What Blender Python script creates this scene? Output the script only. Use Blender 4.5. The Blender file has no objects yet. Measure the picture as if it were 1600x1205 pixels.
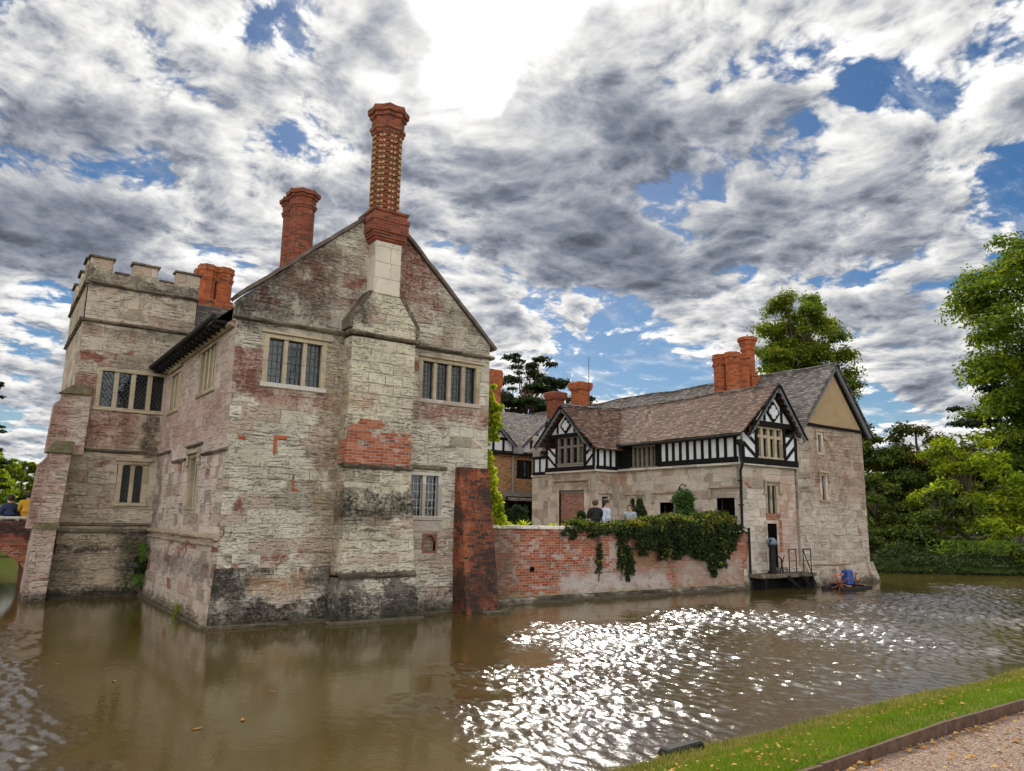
import bpy, bmesh, math, random
import numpy as np
from mathutils import Vector, Matrix
RND = random.Random(11)
NR = np.random.default_rng(5)
scene = bpy.context.scene
COL = scene.collection
rad = math.radians

# ---------------------------------------------------------------- objects
def tag(o, label=None, cat=None, group=None, kind=None):
    if label: o['label'] = label
    if cat: o['category'] = cat
    if group: o['group'] = group
    if kind: o['kind'] = kind
    return o

def thing(name, loc, label, cat, group=None):
    o = bpy.data.objects.new(name, None)
    o.empty_display_size = .2
    COL.objects.link(o)
    o.location = loc
    o['root'] = 1
    return tag(o, label, cat, group)

def root_loc(p):
    loc = Vector((0, 0, 0))
    while p is not None:
        loc += p.location
        p = p.parent
    return loc

def box_uv(me):
    """lay metre-scaled coordinates on every face by its main direction"""
    n = len(me.polygons)
    if n == 0: return
    uvl = me.uv_layers.new(name='UVMap')
    nl = len(me.loops)
    lv = np.empty(nl, np.int32); me.loops.foreach_get('vertex_index', lv)
    co = np.empty(len(me.vertices) * 3, np.float32); me.vertices.foreach_get('co', co); co = co.reshape(-1, 3)
    nor = np.empty(n * 3, np.float32); me.polygons.foreach_get('normal', nor); nor = nor.reshape(-1, 3)
    tot = np.empty(n, np.int32); me.polygons.foreach_get('loop_total', tot)
    fn = np.repeat(nor, tot, axis=0)
    p = co[lv]
    ax, ay, az = np.abs(fn[:, 0]), np.abs(fn[:, 1]), np.abs(fn[:, 2])
    s = np.sqrt(np.maximum(1e-4, 1 - az * az))
    flat = az > .93
    xs = (ax > ay) & ~flat
    u = np.where(flat, p[:, 0], np.where(xs, p[:, 1] + 31.7, p[:, 0]))
    v = np.where(flat, p[:, 1], p[:, 2] / s)
    uv = np.stack([u, v], 1).astype(np.float32).ravel()
    uvl.data.foreach_set('uv', uv)

class MB:
    def __init__(s): s.v = []; s.f = []; s.m = []; s.cm = 0
    def quad(s, a, b, c, d): s.poly([a, b, c, d])
    def poly(s, pts):
        i = len(s.v); s.v += [tuple(p) for p in pts]; s.f.append(tuple(range(i, i + len(pts)))); s.m.append(s.cm)
    def hexa(s, p):
        """p: 8 corners, bottom ring 0-3 then top ring 4-7 (anticlockwise from above)"""
        i = len(s.v); s.v += [tuple(q) for q in p]
        for f in ((3, 2, 1, 0), (4, 5, 6, 7), (0, 1, 5, 4), (1, 2, 6, 5), (2, 3, 7, 6), (3, 0, 4, 7)):
            s.f.append(tuple(i + k for k in f)); s.m.append(s.cm)
    def box(s, x0, x1, y0, y1, z0, z1):
        s.hexa([(x0, y0, z0), (x1, y0, z0), (x1, y1, z0), (x0, y1, z0), (x0, y0, z1), (x1, y0, z1), (x1, y1, z1), (x0, y1, z1)])
    def taper(s, b, t, z0, z1):
        """b, t = (x0,x1,y0,y1) of bottom and top"""
        s.hexa([(b[0], b[2], z0), (b[1], b[2], z0), (b[1], b[3], z0), (b[0], b[3], z0), (t[0], t[2], z1), (t[1], t[2], z1), (t[1], t[3], z1), (t[0], t[3], z1)])
    def prism(s, pts, axis, a0, a1):
        """closed outline pts in the plane across `axis`, extruded from a0 to a1"""
        n = len(pts)
        def P(p, a):
            if axis == 'y': return (p[0], a, p[1])
            if axis == 'x': return (a, p[0], p[1])
            return (p[0], p[1], a)
        i = len(s.v)
        s.v += [P(p, a0) for p in pts] + [P(p, a1) for p in pts]
        s.f.append(tuple(i + k for k in range(n))); s.m.append(s.cm)
        s.f.append(tuple(i + n + k for k in reversed(range(n)))); s.m.append(s.cm)
        for k in range(n):
            s.f.append((i + k, i + (k + 1) % n, i + n + (k + 1) % n, i + n + k)); s.m.append(s.cm)
    def bar(s, a, b, w, h=None, up=(0, 0, 1)):
        """rectangular bar from a to b"""
        h = h or w
        a = Vector(a); b = Vector(b); d = (b - a).normalized(); u = Vector(up)
        if abs(d.dot(u)) > .98: u = Vector((0, 1, 0))
        r = d.cross(u).normalized() * (w / 2); t = r.cross(d).normalized() * (h / 2)
        s.hexa([a - r - t, a + r - t, b + r - t, b - r - t, a - r + t, a + r + t, b + r + t, b - r + t])
    def tube(s, pts, r, n=8, cap=True):
        pts = [Vector(p) for p in pts]
        rs = r if isinstance(r, (list, tuple)) else [r] * len(pts)
        rings = []
        prev = None
        for k, p in enumerate(pts):
            d = (pts[min(k + 1, len(pts) - 1)] - pts[max(k - 1, 0)]).normalized()
            if prev is None:
                u = Vector((0, 0, 1)) if abs(d.z) < .9 else Vector((1, 0, 0))
                x = d.cross(u).normalized()
            else:
                x = (prev - d * prev.dot(d)).normalized()
            prev = x; y = d.cross(x)
            i = len(s.v)
            for j in range(n):
                a = 2 * math.pi * j / n
                s.v.append(tuple(p + (x * math.cos(a) + y * math.sin(a)) * rs[k]))
            rings.append(i)
        for q in range(len(rings) - 1):
            for j in range(n):
                s.f.append((rings[q] + j, rings[q] + (j + 1) % n, rings[q + 1] + (j + 1) % n, rings[q + 1] + j)); s.m.append(s.cm)
        if cap:
            s.f.append(tuple(rings[0] + j for j in reversed(range(n)))); s.m.append(s.cm)
            s.f.append(tuple(rings[-1] + j for j in range(n))); s.m.append(s.cm)
    def loft(s, rings, cap=True):
        """rings: lists of equal length of 3-D points"""
        n = len(rings[0]); ids = []
        for r in rings:
            ids.append(len(s.v)); s.v += [tuple(p) for p in r]
        for q in range(len(rings) - 1):
            for j in range(n):
                s.f.append((ids[q] + j, ids[q] + (j + 1) % n, ids[q + 1] + (j + 1) % n, ids[q + 1] + j)); s.m.append(s.cm)
        if cap:
            s.f.append(tuple(ids[0] + j for j in reversed(range(n)))); s.m.append(s.cm)
            s.f.append(tuple(ids[-1] + j for j in range(n))); s.m.append(s.cm)
    def build(s, name, mats, parent=None, smooth=False, bevel=0, fix=True, jit=0):
        me = bpy.data.meshes.new(name)
        base = root_loc(parent) if parent is not None else None
        v = np.array(s.v, np.float32)
        if jit: v = v + NR.uniform(-jit, jit, v.shape).astype(np.float32)
        me.from_pydata([tuple(p) for p in v.tolist()], [], s.f)
        if not isinstance(mats, (list, tuple)): mats = [mats]
        for m in mats: me.materials.append(m)
        if len(mats) > 1:
            me.polygons.foreach_set('material_index', s.m)
        if fix:
            bm = bmesh.new(); bm.from_mesh(me)
            bmesh.ops.remove_doubles(bm, verts=bm.verts, dist=1e-5) if bevel else None
            bmesh.ops.recalc_face_normals(bm, faces=bm.faces)
            if bevel:
                es = [e for e in bm.edges if len(e.link_faces) == 2 and e.calc_face_angle(0) > .5]
                bmesh.ops.bevel(bm, geom=es, offset=bevel, segments=1, affect='EDGES', profile=.6)
            bm.to_mesh(me); bm.free()
        me.update()
        box_uv(me)
        if base is None:
            c = v.mean(0); base = Vector((float(c[0]), float(c[1]), float(v[:, 2].min())))
        me.transform(Matrix.Translation(-base))
        if smooth: me.polygons.foreach_set('use_smooth', [True] * len(me.polygons))
        o = bpy.data.objects.new(name, me); COL.objects.link(o)
        if parent is None: o.location = base
        else: o.parent = parent
        return o

def np_mesh(name, verts, faces, mat, parent=None, loc=None, smooth=False):
    """verts (n,3), faces (m,k) numpy arrays -> object"""
    me = bpy.data.meshes.new(name)
    base = root_loc(parent) if parent is not None else Vector(loc if loc is not None else (0, 0, 0))
    v = (verts - np.array(base)[None, :]).astype(np.float32)
    m, k = faces.shape
    me.vertices.add(len(v)); me.vertices.foreach_set('co', v.ravel())
    me.loops.add(m * k); me.loops.foreach_set('vertex_index', faces.astype(np.int32).ravel())
    me.polygons.add(m)
    me.polygons.foreach_set('loop_start', np.arange(m, dtype=np.int32) * k)
    me.polygons.foreach_set('loop_total', np.full(m, k, np.int32))
    me.update(calc_edges=True)
    me.materials.append(mat)
    if smooth: me.polygons.foreach_set('use_smooth', [True] * m)
    o = bpy.data.objects.new(name, me); COL.objects.link(o)
    if parent is None: o.location = base
    else: o.parent = parent
    return o

# walls with openings ------------------------------------------------------
def wall(mb, axis, c, u0, u1, z0, z1, holes=(), sign=-1, reveal=.22, batter=0):
    """vertical wall sheet on plane axis=c between u0..u1, z0..z1; holes (ua,ub,za,zb);
    sign = which way it faces; reveals run inwards"""
    us = sorted({u0, u1, *[h[0] for h in holes], *[h[1] for h in holes]})
    zs = sorted({z0, z1, *[h[2] for h in holes], *[h[3] for h in holes]})
    def P(u, z, d=0):
        cc = c - sign * d + sign * batter * (z1 - z)
        return (cc, u, z) if axis == 'x' else (u, cc, z)
    for i in range(len(us) - 1):
        for j in range(len(zs) - 1):
            um, zm = (us[i] + us[i + 1]) / 2, (zs[j] + zs[j + 1]) / 2
            if any(h[0] < um < h[1] and h[2] < zm < h[3] for h in holes): continue
            q = [P(us[i], zs[j]), P(us[i + 1], zs[j]), P(us[i + 1], zs[j + 1]), P(us[i], zs[j + 1])]
            if (axis == 'y') != (sign < 0): q.reverse()
            mb.quad(*q)
    for a, b, p, q in holes:
        for (ua, za), (ub, zb) in (((a, p), (b, p)), ((b, p), (b, q)), ((b, q), (a, q)), ((a, q), (a, p))):
            f = [P(ua, za), P(ua, za, reveal), P(ub, zb, reveal), P(ub, zb)]
            if (axis == 'y') != (sign < 0): f.reverse()
            mb.quad(*f)

def rough_band(mb, axis, c, sign, u0, u1, z, h, d, seg=.35, jit=.012, slope=.5, r=None):
    """weathered string course standing d proud of plane axis=c, its top sloping back"""
    r = r or RND
    n = max(2, int((u1 - u0) / seg)); us = [u0 + (u1 - u0) * k / n for k in range(n + 1)]
    rings = []
    for u in us:
        j = lambda a=1: r.uniform(-jit, jit) * a
        prof = [(-.03, z - h / 2), (d * .45 + j(), z - h / 2 + j()), (d + j(), z - h * .15 + j()), (d * .95 + j(), z + h * .12 + j()), (-.03, z + h / 2 + slope * d * .3 + j(.6))]
        rings.append([((c + sign * a, u, b) if axis == 'x' else (u, c + sign * a, b)) for a, b in prof])
    mb.loft(rings)
SKY_S, CLOUD_S, BACK_GAIN, EXPO = .055, .90, 2.1, .3
COV = .045
# ---------------------------------------------------------------- materials
class G:
    def __init__(s, name):
        s.mat = bpy.data.materials.new(name); s.mat.use_nodes = True
        s.nt = s.mat.node_tree; s.nt.nodes.clear()
        s.out = s.n('ShaderNodeOutputMaterial')
    def n(s, t, ins=None, **props):
        nd = s.nt.nodes.new(t)
        for k, v in props.items(): setattr(nd, k, v)
        for k, v in (ins or {}).items(): s.set(nd.inputs[k], v)
        return nd
    def set(s, sock, v):
        if hasattr(v, 'is_output') or isinstance(v, bpy.types.NodeSocket): s.nt.links.new(v, sock)
        else:
            if sock.type == 'RGBA' and len(v) == 3: v = (*v, 1)
            sock.default_value = v
    def m(s, op, a, b=0., c=0., clamp=False):
        nd = s.n('ShaderNodeMath', {0: a, 1: b, 2: c}, operation=op, use_clamp=clamp); return nd.outputs[0]
    def vm(s, op, a, b=(0, 0, 0)):
        nd = s.n('ShaderNodeVectorMath', {0: a, 1: b}, operation=op); return nd.outputs[1] if op in ('LENGTH', 'DOT_PRODUCT', 'DISTANCE') else nd.outputs[0]
    def mix(s, f, a, b, mode='MIX'):
        nd = s.n('ShaderNodeMix', data_type='RGBA', blend_type=mode)
        s.set(nd.inputs[0], f); s.set(nd.inputs[6], a); s.set(nd.inputs[7], b); return nd.outputs[2]
    def ramp(s, f, stops, interp='LINEAR'):
        nd = s.n('ShaderNodeValToRGB', {0: f}); cr = nd.color_ramp; cr.interpolation = interp
        while len(cr.elements) < len(stops): cr.elements.new(.5)
        for e, (p, c) in zip(cr.elements, stops):
            e.position = p
            e.color = (c, c, c, 1) if isinstance(c, (int, float)) else (*c, 1)
        return nd.outputs[0]
    def noise(s, vec, scale=1., detail=4., rough=.6, dist=0., dim='3D'):
        nd = s.n('ShaderNodeTexNoise', {'Vector': vec, 'Scale': scale, 'Detail': detail, 'Roughness': rough, 'Distortion': dist}, noise_dimensions=dim); return nd.outputs[0]
    def sstep(s, v, a, b):
        nd = s.n('ShaderNodeMapRange', {'Value': v, 'From Min': a, 'From Max': b}, interpolation_type='SMOOTHSTEP'); return nd.outputs[0]
    def uv(s): return s.n('ShaderNodeUVMap').outputs[0]
    def pos(s): return s.n('ShaderNodeNewGeometry').outputs['Position']
    def map(s, v, sc=(1, 1, 1), loc=(0, 0, 0)):
        return s.n('ShaderNodeMapping', {'Vector': v, 'Scale': sc, 'Location': loc}).outputs[0]
    def bump(s, h, strength=1., dist=.02, nrm=None):
        i = {'Height': h, 'Strength': strength, 'Distance': dist}
        if nrm is not None: i['Normal'] = nrm
        return s.n('ShaderNodeBump', i).outputs[0]
    def bsdf(s, col, rough=.9, nrm=None, **kw):
        i = {'Base Color': col, 'Roughness': rough}
        if nrm is not None: i['Normal'] = nrm
        i.update(kw)
        b = s.n('ShaderNodeBsdfPrincipled', i); s.nt.links.new(b.outputs[0], s.out.inputs[0]); return b
    def zone(s, p, lo, hi, soft=.12, wob=None):
        """1 inside a world box with an uneven edge"""
        if wob is not None: p = wob
        c = [(a + b) / 2 for a, b in zip(lo, hi)]; h = [(b - a) / 2 for a, b in zip(lo, hi)]
        d = s.vm('SUBTRACT', s.vm('ABSOLUTE', s.vm('SUBTRACT', p, tuple(c))), tuple(h))
        x = s.n('ShaderNodeSeparateXYZ', {0: d})
        mx = s.m('MAXIMUM', s.m('MAXIMUM', x.outputs[0], x.outputs[1]), x.outputs[2])
        return s.sstep(mx, soft, -soft)

def plain(name, col, rough=.7, metal=0, var=.25, scale=6, bump=.3, spec=.5):
    g = G(name); p = g.pos()
    n = g.noise(p, scale, 6, .65)
    c = g.mix(g.ramp(n, [(.3, 0.), (.7, 1.)]), tuple(x * (1 - var) for x in col), tuple(min(1, x * (1 + var)) for x in col))
    g.bsdf(c, rough, g.bump(n, bump, .01), Metallic=metal, **{'Specular IOR Level': spec})
    return g.mat

B1 = [(.0, (.26, .235, .19)), (.25, (.37, .345, .29)), (.5, (.46, .435, .375)), (.75, (.54, .515, .455)), (1., (.40, .35, .28))]
def stone(name, tones=B1, bw=.66, bh=.27, red=.12, redcol=(.20, .062, .045), black=.25, mortar=(.44, .41, .35), mort_amt=.85, ero=.85, zones=(), bright=1.):
    """weathered coursed ashlar; zones = (lo, hi, colour, amount, soft)"""
    g = G(name); uv = g.uv(); p = g.pos()
    w = g.n('ShaderNodeTexNoise', {'Vector': p, 'Scale': 1.3, 'Detail': 5.}).outputs[1]
    uvd = g.vm('ADD', uv, g.vm('MULTIPLY', g.vm('SUBTRACT', w, (.5, .5, .5)), (.07, .045, 0)))
    def brick(bw_, bh_, off):
        nd = g.n('ShaderNodeTexBrick', {'Vector': g.map(uvd, loc=(off, off * .37, 0)), 'Color1': (0, 0, 0, 1), 'Color2': (1, 1, 1, 1), 'Mortar': (.5, .5, .5, 1), 'Scale': 1., 'Mortar Size': .009, 'Mortar Smooth': .4, 'Brick Width': bw_, 'Row Height': bh_}, offset=.43, squash=.72, squash_frequency=3)
        return nd.outputs[0], nd.outputs[1]
    c1, f1 = brick(bw, bh, .13); c2, f2 = brick(bw * 1.35, bh * 1.22, 2.1)
    sel = g.sstep(g.noise(p, .55, 2, .5), .52, .55)
    r = g.mix(sel, c1, c2); f = g.m('ADD', g.m('MULTIPLY', f1, g.m('SUBTRACT', 1., sel)), g.m('MULTIPLY', f2, sel))
    n1 = g.noise(p, 2.2, 8, .7); n2 = g.noise(p, 14, 6, .75); big = g.noise(p, .5, 3, .5)
    t = g.m('ADD', g.m('MULTIPLY', r, .42), g.m('ADD', g.m('MULTIPLY', n1, .55), g.m('MULTIPLY', g.m('SUBTRACT', n2, .5), .5)), clamp=True)
    col = g.ramp(t, tones)
    col = g.mix(g.m('MULTIPLY', g.sstep(r, .80, .86), .55), col, (.26, .165, .125))
    col = g.mix(g.m('MULTIPLY', g.sstep(r, .14, .08), .5), col, (.17, .145, .115))
    # bedding lines eaten out by weather
    e1 = g.noise(g.map(uvd, (1.9, 25, 1)), 1., 9, .74, .6); e2 = g.noise(g.map(uvd, (9, 48, 1), (3, 7, 0)), 1., 6, .7, 1.)
    er = g.m('MULTIPLY', g.sstep(e1, .435, .39), 1.)
    er = g.m('MAXIMUM', er, g.m('MULTIPLY', g.sstep(e2, .435, .385), .9))
    ermask = g.sstep(g.noise(p, 1.1, 5, .65), .36, .56)
    er = g.m('MULTIPLY', g.m('MULTIPLY', er, ermask), ero, clamp=True)
    # pink and red beds
    rm = g.m('MULTIPLY', g.sstep(g.m('ADD', g.noise(p, .9, 5, .6), g.m('MULTIPLY', r, .28)), .93 - red, .99 - red), g.sstep(n2, .25, .5))
    col = g.mix(g.m('MULTIPLY', rm, .85), col, redcol)
    # pale lime bloom
    col = g.mix(g.m('MULTIPLY', g.sstep(g.noise(p, 3.1, 9, .75), .56, .70), .5), col, (.60, .57, .50))
    # joints: partly repointed pale, partly open
    jp = g.sstep(g.noise(p, 1.7, 3), .36, .52)
    col = g.mix(g.m('MULTIPLY', f, mort_amt), col, g.mix(jp, (.12, .095, .07), mortar))
    col = g.mix(g.m('MULTIPLY', er, .80), col, (.070, .052, .040))
    pit = g.m('MULTIPLY', g.sstep(g.noise(g.map(uvd, (1, 1.8, 1)), 34., 3, .7), .42, .36), g.sstep(g.noise(p, 1.9, 4, .6), .40, .58))
    col = g.mix(g.m('MULTIPLY', pit, .7), col, (.06, .045, .032))
    # lichen black
    bk = g.sstep(g.m('ADD', g.m('MULTIPLY', g.noise(p, .8, 9, .74), 1.), g.m('MULTIPLY', n2, .22)), .80 - black * .25, .87 - black * .25)
    col = g.mix(g.m('MULTIPLY', bk, .75), col, (.045, .038, .032))
    wob = g.vm('ADD', p, g.vm('MULTIPLY', g.vm('SUBTRACT', g.n('ShaderNodeTexNoise', {'Vector': p, 'Scale': 2.6, 'Detail': 8., 'Roughness': .7}).outputs[1], (.5, .5, .5)), (.9, .9, .9)))
    for z in zones:
        lo, hi, zc, am = z[:4]; soft = z[4] if len(z) > 4 else .1
        zz = g.zone(p, lo, hi, soft, wob)
        sp = g.m('ADD', g.m('MULTIPLY', g.sstep(n1, .3, .6), .55), g.m('MULTIPLY', g.sstep(n2, .35, .6), .55), clamp=True)
        col = g.mix(g.m('MULTIPLY', g.m('MULTIPLY', zz, am), sp), col, zc)
    col = g.mix(1., col, (bright * 1.42, bright * 1.36, bright * 1.30), 'MULTIPLY')
    wz = g.n('ShaderNodeSeparateXYZ', {0: wob}).outputs[2]
    col = g.mix(g.m('MULTIPLY', g.sstep(wz, .32, .06), .8), col, (.040, .038, .022))
    h = g.m('SUBTRACT', g.m('ADD', g.m('MULTIPLY', n1, .5), g.m('MULTIPLY', n2, .35)), g.m('ADD', g.m('MULTIPLY', er, 1.0), g.m('MULTIPLY', f, .5)))
    h = g.m('ADD', h, g.m('MULTIPLY', r, .4))
    h = g.m('SUBTRACT', h, g.m('MULTIPLY', pit, .5))
    g.bsdf(col, .92, g.bump(h, 1., .045), **{'Specular IOR Level': .25})
    return g.mat

def brick(name, cols=((.20, .045, .022), (.36, .10, .045), (.44, .16, .075)), mortar=(.34, .28, .22), white=.2, black=.3, bw=.235, bh=.075, zones=(), mix_amt=1.):
    g = G(name); uv = g.uv(); p = g.pos()
    w = g.n('ShaderNodeTexNoise', {'Vector': p, 'Scale': 2., 'Detail': 3.}).outputs[1]
    uvd = g.vm('ADD', uv, g.vm('MULTIPLY', g.vm('SUBTRACT', w, (.5, .5, .5)), (.03, .02, 0)))
    nd = g.n('ShaderNodeTexBrick', {'Vector': uvd, 'Color1': (0, 0, 0, 1), 'Color2': (1, 1, 1, 1), 'Mortar': (.5, .5, .5, 1), 'Scale': 1., 'Mortar Size': .006, 'Mortar Smooth': .2, 'Brick Width': bw, 'Row Height': bh}, offset=.5)
    r, f = nd.outputs[0], nd.outputs[1]
    n1 = g.noise(p, 3., 8, .7); n2 = g.noise(p, 22, 5, .7)
    col = g.ramp(g.m('ADD', g.m('MULTIPLY', r, .6), g.m('MULTIPLY', n1, .45)), [(.2, cols[0]), (.5, cols[1]), (.85, cols[2])])
    col = g.mix(g.m('MULTIPLY', g.sstep(r, .86, .9), .7), col, (.06, .03, .03))
    col = g.mix(f, col, mortar)
    wh = g.sstep(g.m('ADD', g.m('ADD', g.noise(p, 1.6, 9, .78), g.m('MULTIPLY', n2, .25)), g.m('MULTIPLY', g.m('SUBTRACT', r, .5), .16)), .81 - white * .3, .87 - white * .3)
    col = g.mix(g.m('MULTIPLY', wh, .75), col, (.50, .45, .42))
    bk = g.sstep(g.m('ADD', g.m('ADD', g.noise(g.map(p, loc=(5, 9, 3)), 1.3, 9, .78), g.m('MULTIPLY', n2, .25)), g.m('MULTIPLY', g.m('SUBTRACT', r, .5), .14)), .85 - black * .3, .91 - black * .3)
    col = g.mix(g.m('MULTIPLY', bk, .8), col, (.03, .025, .022))
    wob = g.vm('ADD', p, g.vm('MULTIPLY', g.vm('SUBTRACT', g.n('ShaderNodeTexNoise', {'Vector': p, 'Scale': 2.6, 'Detail': 8., 'Roughness': .7}).outputs[1], (.5, .5, .5)), (.9, .9, .9)))
    for z in zones:
        lo, hi, zc, am = z[:4]; soft = z[4] if len(z) > 4 else .1
        zz = g.zone(p, lo, hi, soft, wob)
        sp = g.m('ADD', g.m('MULTIPLY', g.sstep(n1, .3, .6), .6), g.m('MULTIPLY', g.sstep(n2, .3, .6), .6), clamp=True)
        col = g.mix(g.m('MULTIPLY', g.m('MULTIPLY', zz, am), sp), col, zc)
    h = g.m('ADD', g.m('MULTIPLY', f, -1.), g.m('ADD', g.m('MULTIPLY', r, .35), g.m('MULTIPLY', g.m('ADD', n1, n2), .6)))
    g.bsdf(col, .9, g.bump(h, .9, .018), **{'Specular IOR Level': .25})
    return g.mat

def tiles(name, cols, moss=.2, tw=.17, th=.105):
    g = G(name); uv = g.uv(); p = g.pos()
    w = g.n('ShaderNodeTexNoise', {'Vector': p, 'Scale': 1.5, 'Detail': 3.}).outputs[1]
    uvd = g.vm('ADD', uv, g.vm('MULTIPLY', g.vm('SUBTRACT', w, (.5, .5, .5)), (.02, .03, 0)))
    nd = g.n('ShaderNodeTexBrick', {'Vector': uvd, 'Color1': (0, 0, 0, 1), 'Color2': (1, 1, 1, 1), 'Mortar': (.5, .5, .5, 1), 'Scale': 1., 'Mortar Size': .008, 'Mortar Smooth': .1, 'Brick Width': tw, 'Row Height': th}, offset=.5)
    r, f = nd.outputs[0], nd.outputs[1]
    y = g.n('ShaderNodeSeparateXYZ', {0: uvd}).outputs[1]
    saw = g.m('FRACT', g.m('DIVIDE', y, th))
    n1 = g.noise(p, 1.6, 8, .7); n2 = g.noise(p, 18, 5, .7)
    col = g.ramp(g.m('ADD', g.m('MULTIPLY', r, .85), g.m('MULTIPLY', n1, .22)), [(.12, cols[0]), (.4, cols[1]), (.65, cols[2]), (.95, cols[3])])
    col = g.mix(g.m('MULTIPLY', g.sstep(r, .9, .94), .25), col, (.32, .24, .18))
    col = g.mix(g.m('MULTIPLY', g.sstep(saw, .36, .1), .9), col, (.015, .012, .010))
    col = g.mix(g.m('MULTIPLY', f, .6), col, (.02, .016, .014))
    col = g.mix(g.m('MULTIPLY', g.sstep(g.m('ADD', g.noise(p, 1.2, 9, .75), g.m('MULTIPLY', n2, .2)), .80 - moss * .4, .9 - moss * .4), .8), col, (.16, .13, .035))
    h = g.m('SUBTRACT', g.m('ADD', g.m('MULTIPLY', g.m('SUBTRACT', 1., saw), 1.), g.m('MULTIPLY', r, .5)), g.m('MULTIPLY', f, .6))
    h = g.m('ADD', h, g.m('MULTIPLY', n2, .5))
    g.bsdf(col, .9, g.bump(h, 1., .03), **{'Specular IOR Level': .25})
    return g.mat

def leafmat(name, dark, light, yellow=None, yamt=.1, scale=.5, trans=.35):
    g = G(name); p = g.pos()
    ri = g.n('ShaderNodeNewGeometry').outputs['Random Per Island']
    n = g.noise(p, scale, 3, .6)
    t = g.m('ADD', g.m('MULTIPLY', ri, .55), g.m('MULTIPLY', n, .6), clamp=True)
    col = g.ramp(t, [(.2, dark), (.8, light)])
    if yellow: col = g.mix(g.sstep(g.m('ADD', g.m('MULTIPLY', g.noise(g.map(p, loc=(7, 3, 1)), scale * 1.3, 3), .8), g.m('MULTIPLY', ri, .3)), .72 - yamt, .80 - yamt), col, yellow)
    d = g.n('ShaderNodeBsdfPrincipled', {'Base Color': col, 'Roughness': .75, 'Specular IOR Level': .12})
    tr = g.n('ShaderNodeBsdfTranslucent', {'Color': g.mix(1., col, (1.5, 1.6, .6, 1), 'MULTIPLY')})
    mx = g.n('ShaderNodeMixShader', {0: trans, 1: d.outputs[0], 2: tr.outputs[0]})
    g.nt.links.new(mx.outputs[0], g.out.inputs[0])
    return g.mat

BLK = (.03, .026, .023)
MS = {}
MS['house'] = stone('weathered_ashlar', red=.08, black=.30, zones=[
    ((4.0, 16.5, 5.0), (5.0, 18, 6.2), (.16, .045, .035), .9), ((5.0, 16.9, 4.85), (6.9, 18, 5.3), (.18, .055, .04), .75), ((8.9, 16.9, 4.9), (11.5, 18, 5.38), (.19, .06, .045), .8),
    ((4.1, 16.9, 6.9), (6.6, 17.3, 8.9), BLK, .95, .3), ((5.3, 16.9, 7.6), (7.4, 17.3, 9.0), (.13, .06, .045), .6, .2), ((8.4, 16.9, 7.9), (9.7, 17.3, 9.9), (.17, .05, .04), .95, .2), ((9.7, 16.9, 6.8), (11.4, 17.3, 8.2), (.11, .07, .05), .55, .3),
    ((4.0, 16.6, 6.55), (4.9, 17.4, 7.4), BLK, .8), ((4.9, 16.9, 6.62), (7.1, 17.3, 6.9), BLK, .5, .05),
    ((6.4, 16.9, 1.2), (7.05, 17.3, 6.6), (.22, .16, .10), .7, .15), ((9.1, 16.9, .9), (11.0, 17.3, 1.5), (.30, .22, .17), .6)])
MS['house_side'] = stone('pinkish_side_ashlar', red=.10, black=.10, tones=[(0., (.30, .24, .20)), (.3, (.42, .35, .31)), (.55, (.50, .43, .39)), (.8, (.55, .49, .44)), (1., (.42, .34, .28))], ero=.75, zones=[
    ((4.0, 17.4, 4.2), (4.6, 25, 5.4), (.30, .15, .14), .7, .3), ((4., 17, 3.9), (4.7, 25, 6.9), (.40, .30, .28), .5, .3), ((4.0, 24.0, 0.), (4.6, 25, 4), BLK, .6, .3)])
MS['plinth'] = stone('dark_plinth_stone', red=.10, black=.75, bw=.8, bh=.34, zones=[
    ((3.5, 16, .75), (5.6, 17.3, 1.4), BLK, .9, .12), ((3.5, 16, -.2), (5.0, 17.3, 1.0), BLK, .9, .12), ((5.0, 16, .02), (7.1, 17.3, .48), BLK, .97, .05), ((5.0, 16, .5), (6.9, 17.3, .75), (.48, .45, .40), .8, .08), ((5.1, 16, .6), (6.4, 17.3, 1.1), (.34, .22, .12), .6, .1),
    ((6.8, 15.8, -.1), (9.2, 17.3, .62), BLK, .9, .1)])
MS['plinth_side'] = stone('streaked_side_plinth', red=.18, black=.4, tones=[(0., (.30, .22, .19)), (.4, (.42, .35, .31)), (1., (.50, .42, .38))], ero=.4, zones=[((3.6, 17, .9), (4.5, 25, 1.35), (.10, .08, .07), .7, .1)])
MS['breast'] = stone('pale_chimney_breast_stone', red=.04, black=.22, tones=[(0., (.30, .28, .21)), (.3, (.42, .39, .31)), (.6, (.50, .47, .38)), (1., (.55, .52, .44))], zones=[
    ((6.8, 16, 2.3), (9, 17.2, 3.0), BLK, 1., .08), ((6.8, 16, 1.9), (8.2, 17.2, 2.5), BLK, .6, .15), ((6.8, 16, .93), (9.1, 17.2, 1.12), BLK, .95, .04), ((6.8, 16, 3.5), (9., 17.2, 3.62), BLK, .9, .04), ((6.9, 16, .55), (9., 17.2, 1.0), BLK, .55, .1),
    ((6.9, 16, 5.0), (7.7, 17.2, 5.35), (.30, .16, .10), .7, .08), ((6.9, 16.8, 1), (7.1, 17.2, 6.7), (.24, .18, .11), .8, .2), ((6.9, 16, 7.0), (7.5, 17.3, 7.9), BLK, .9, .1)])
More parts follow.
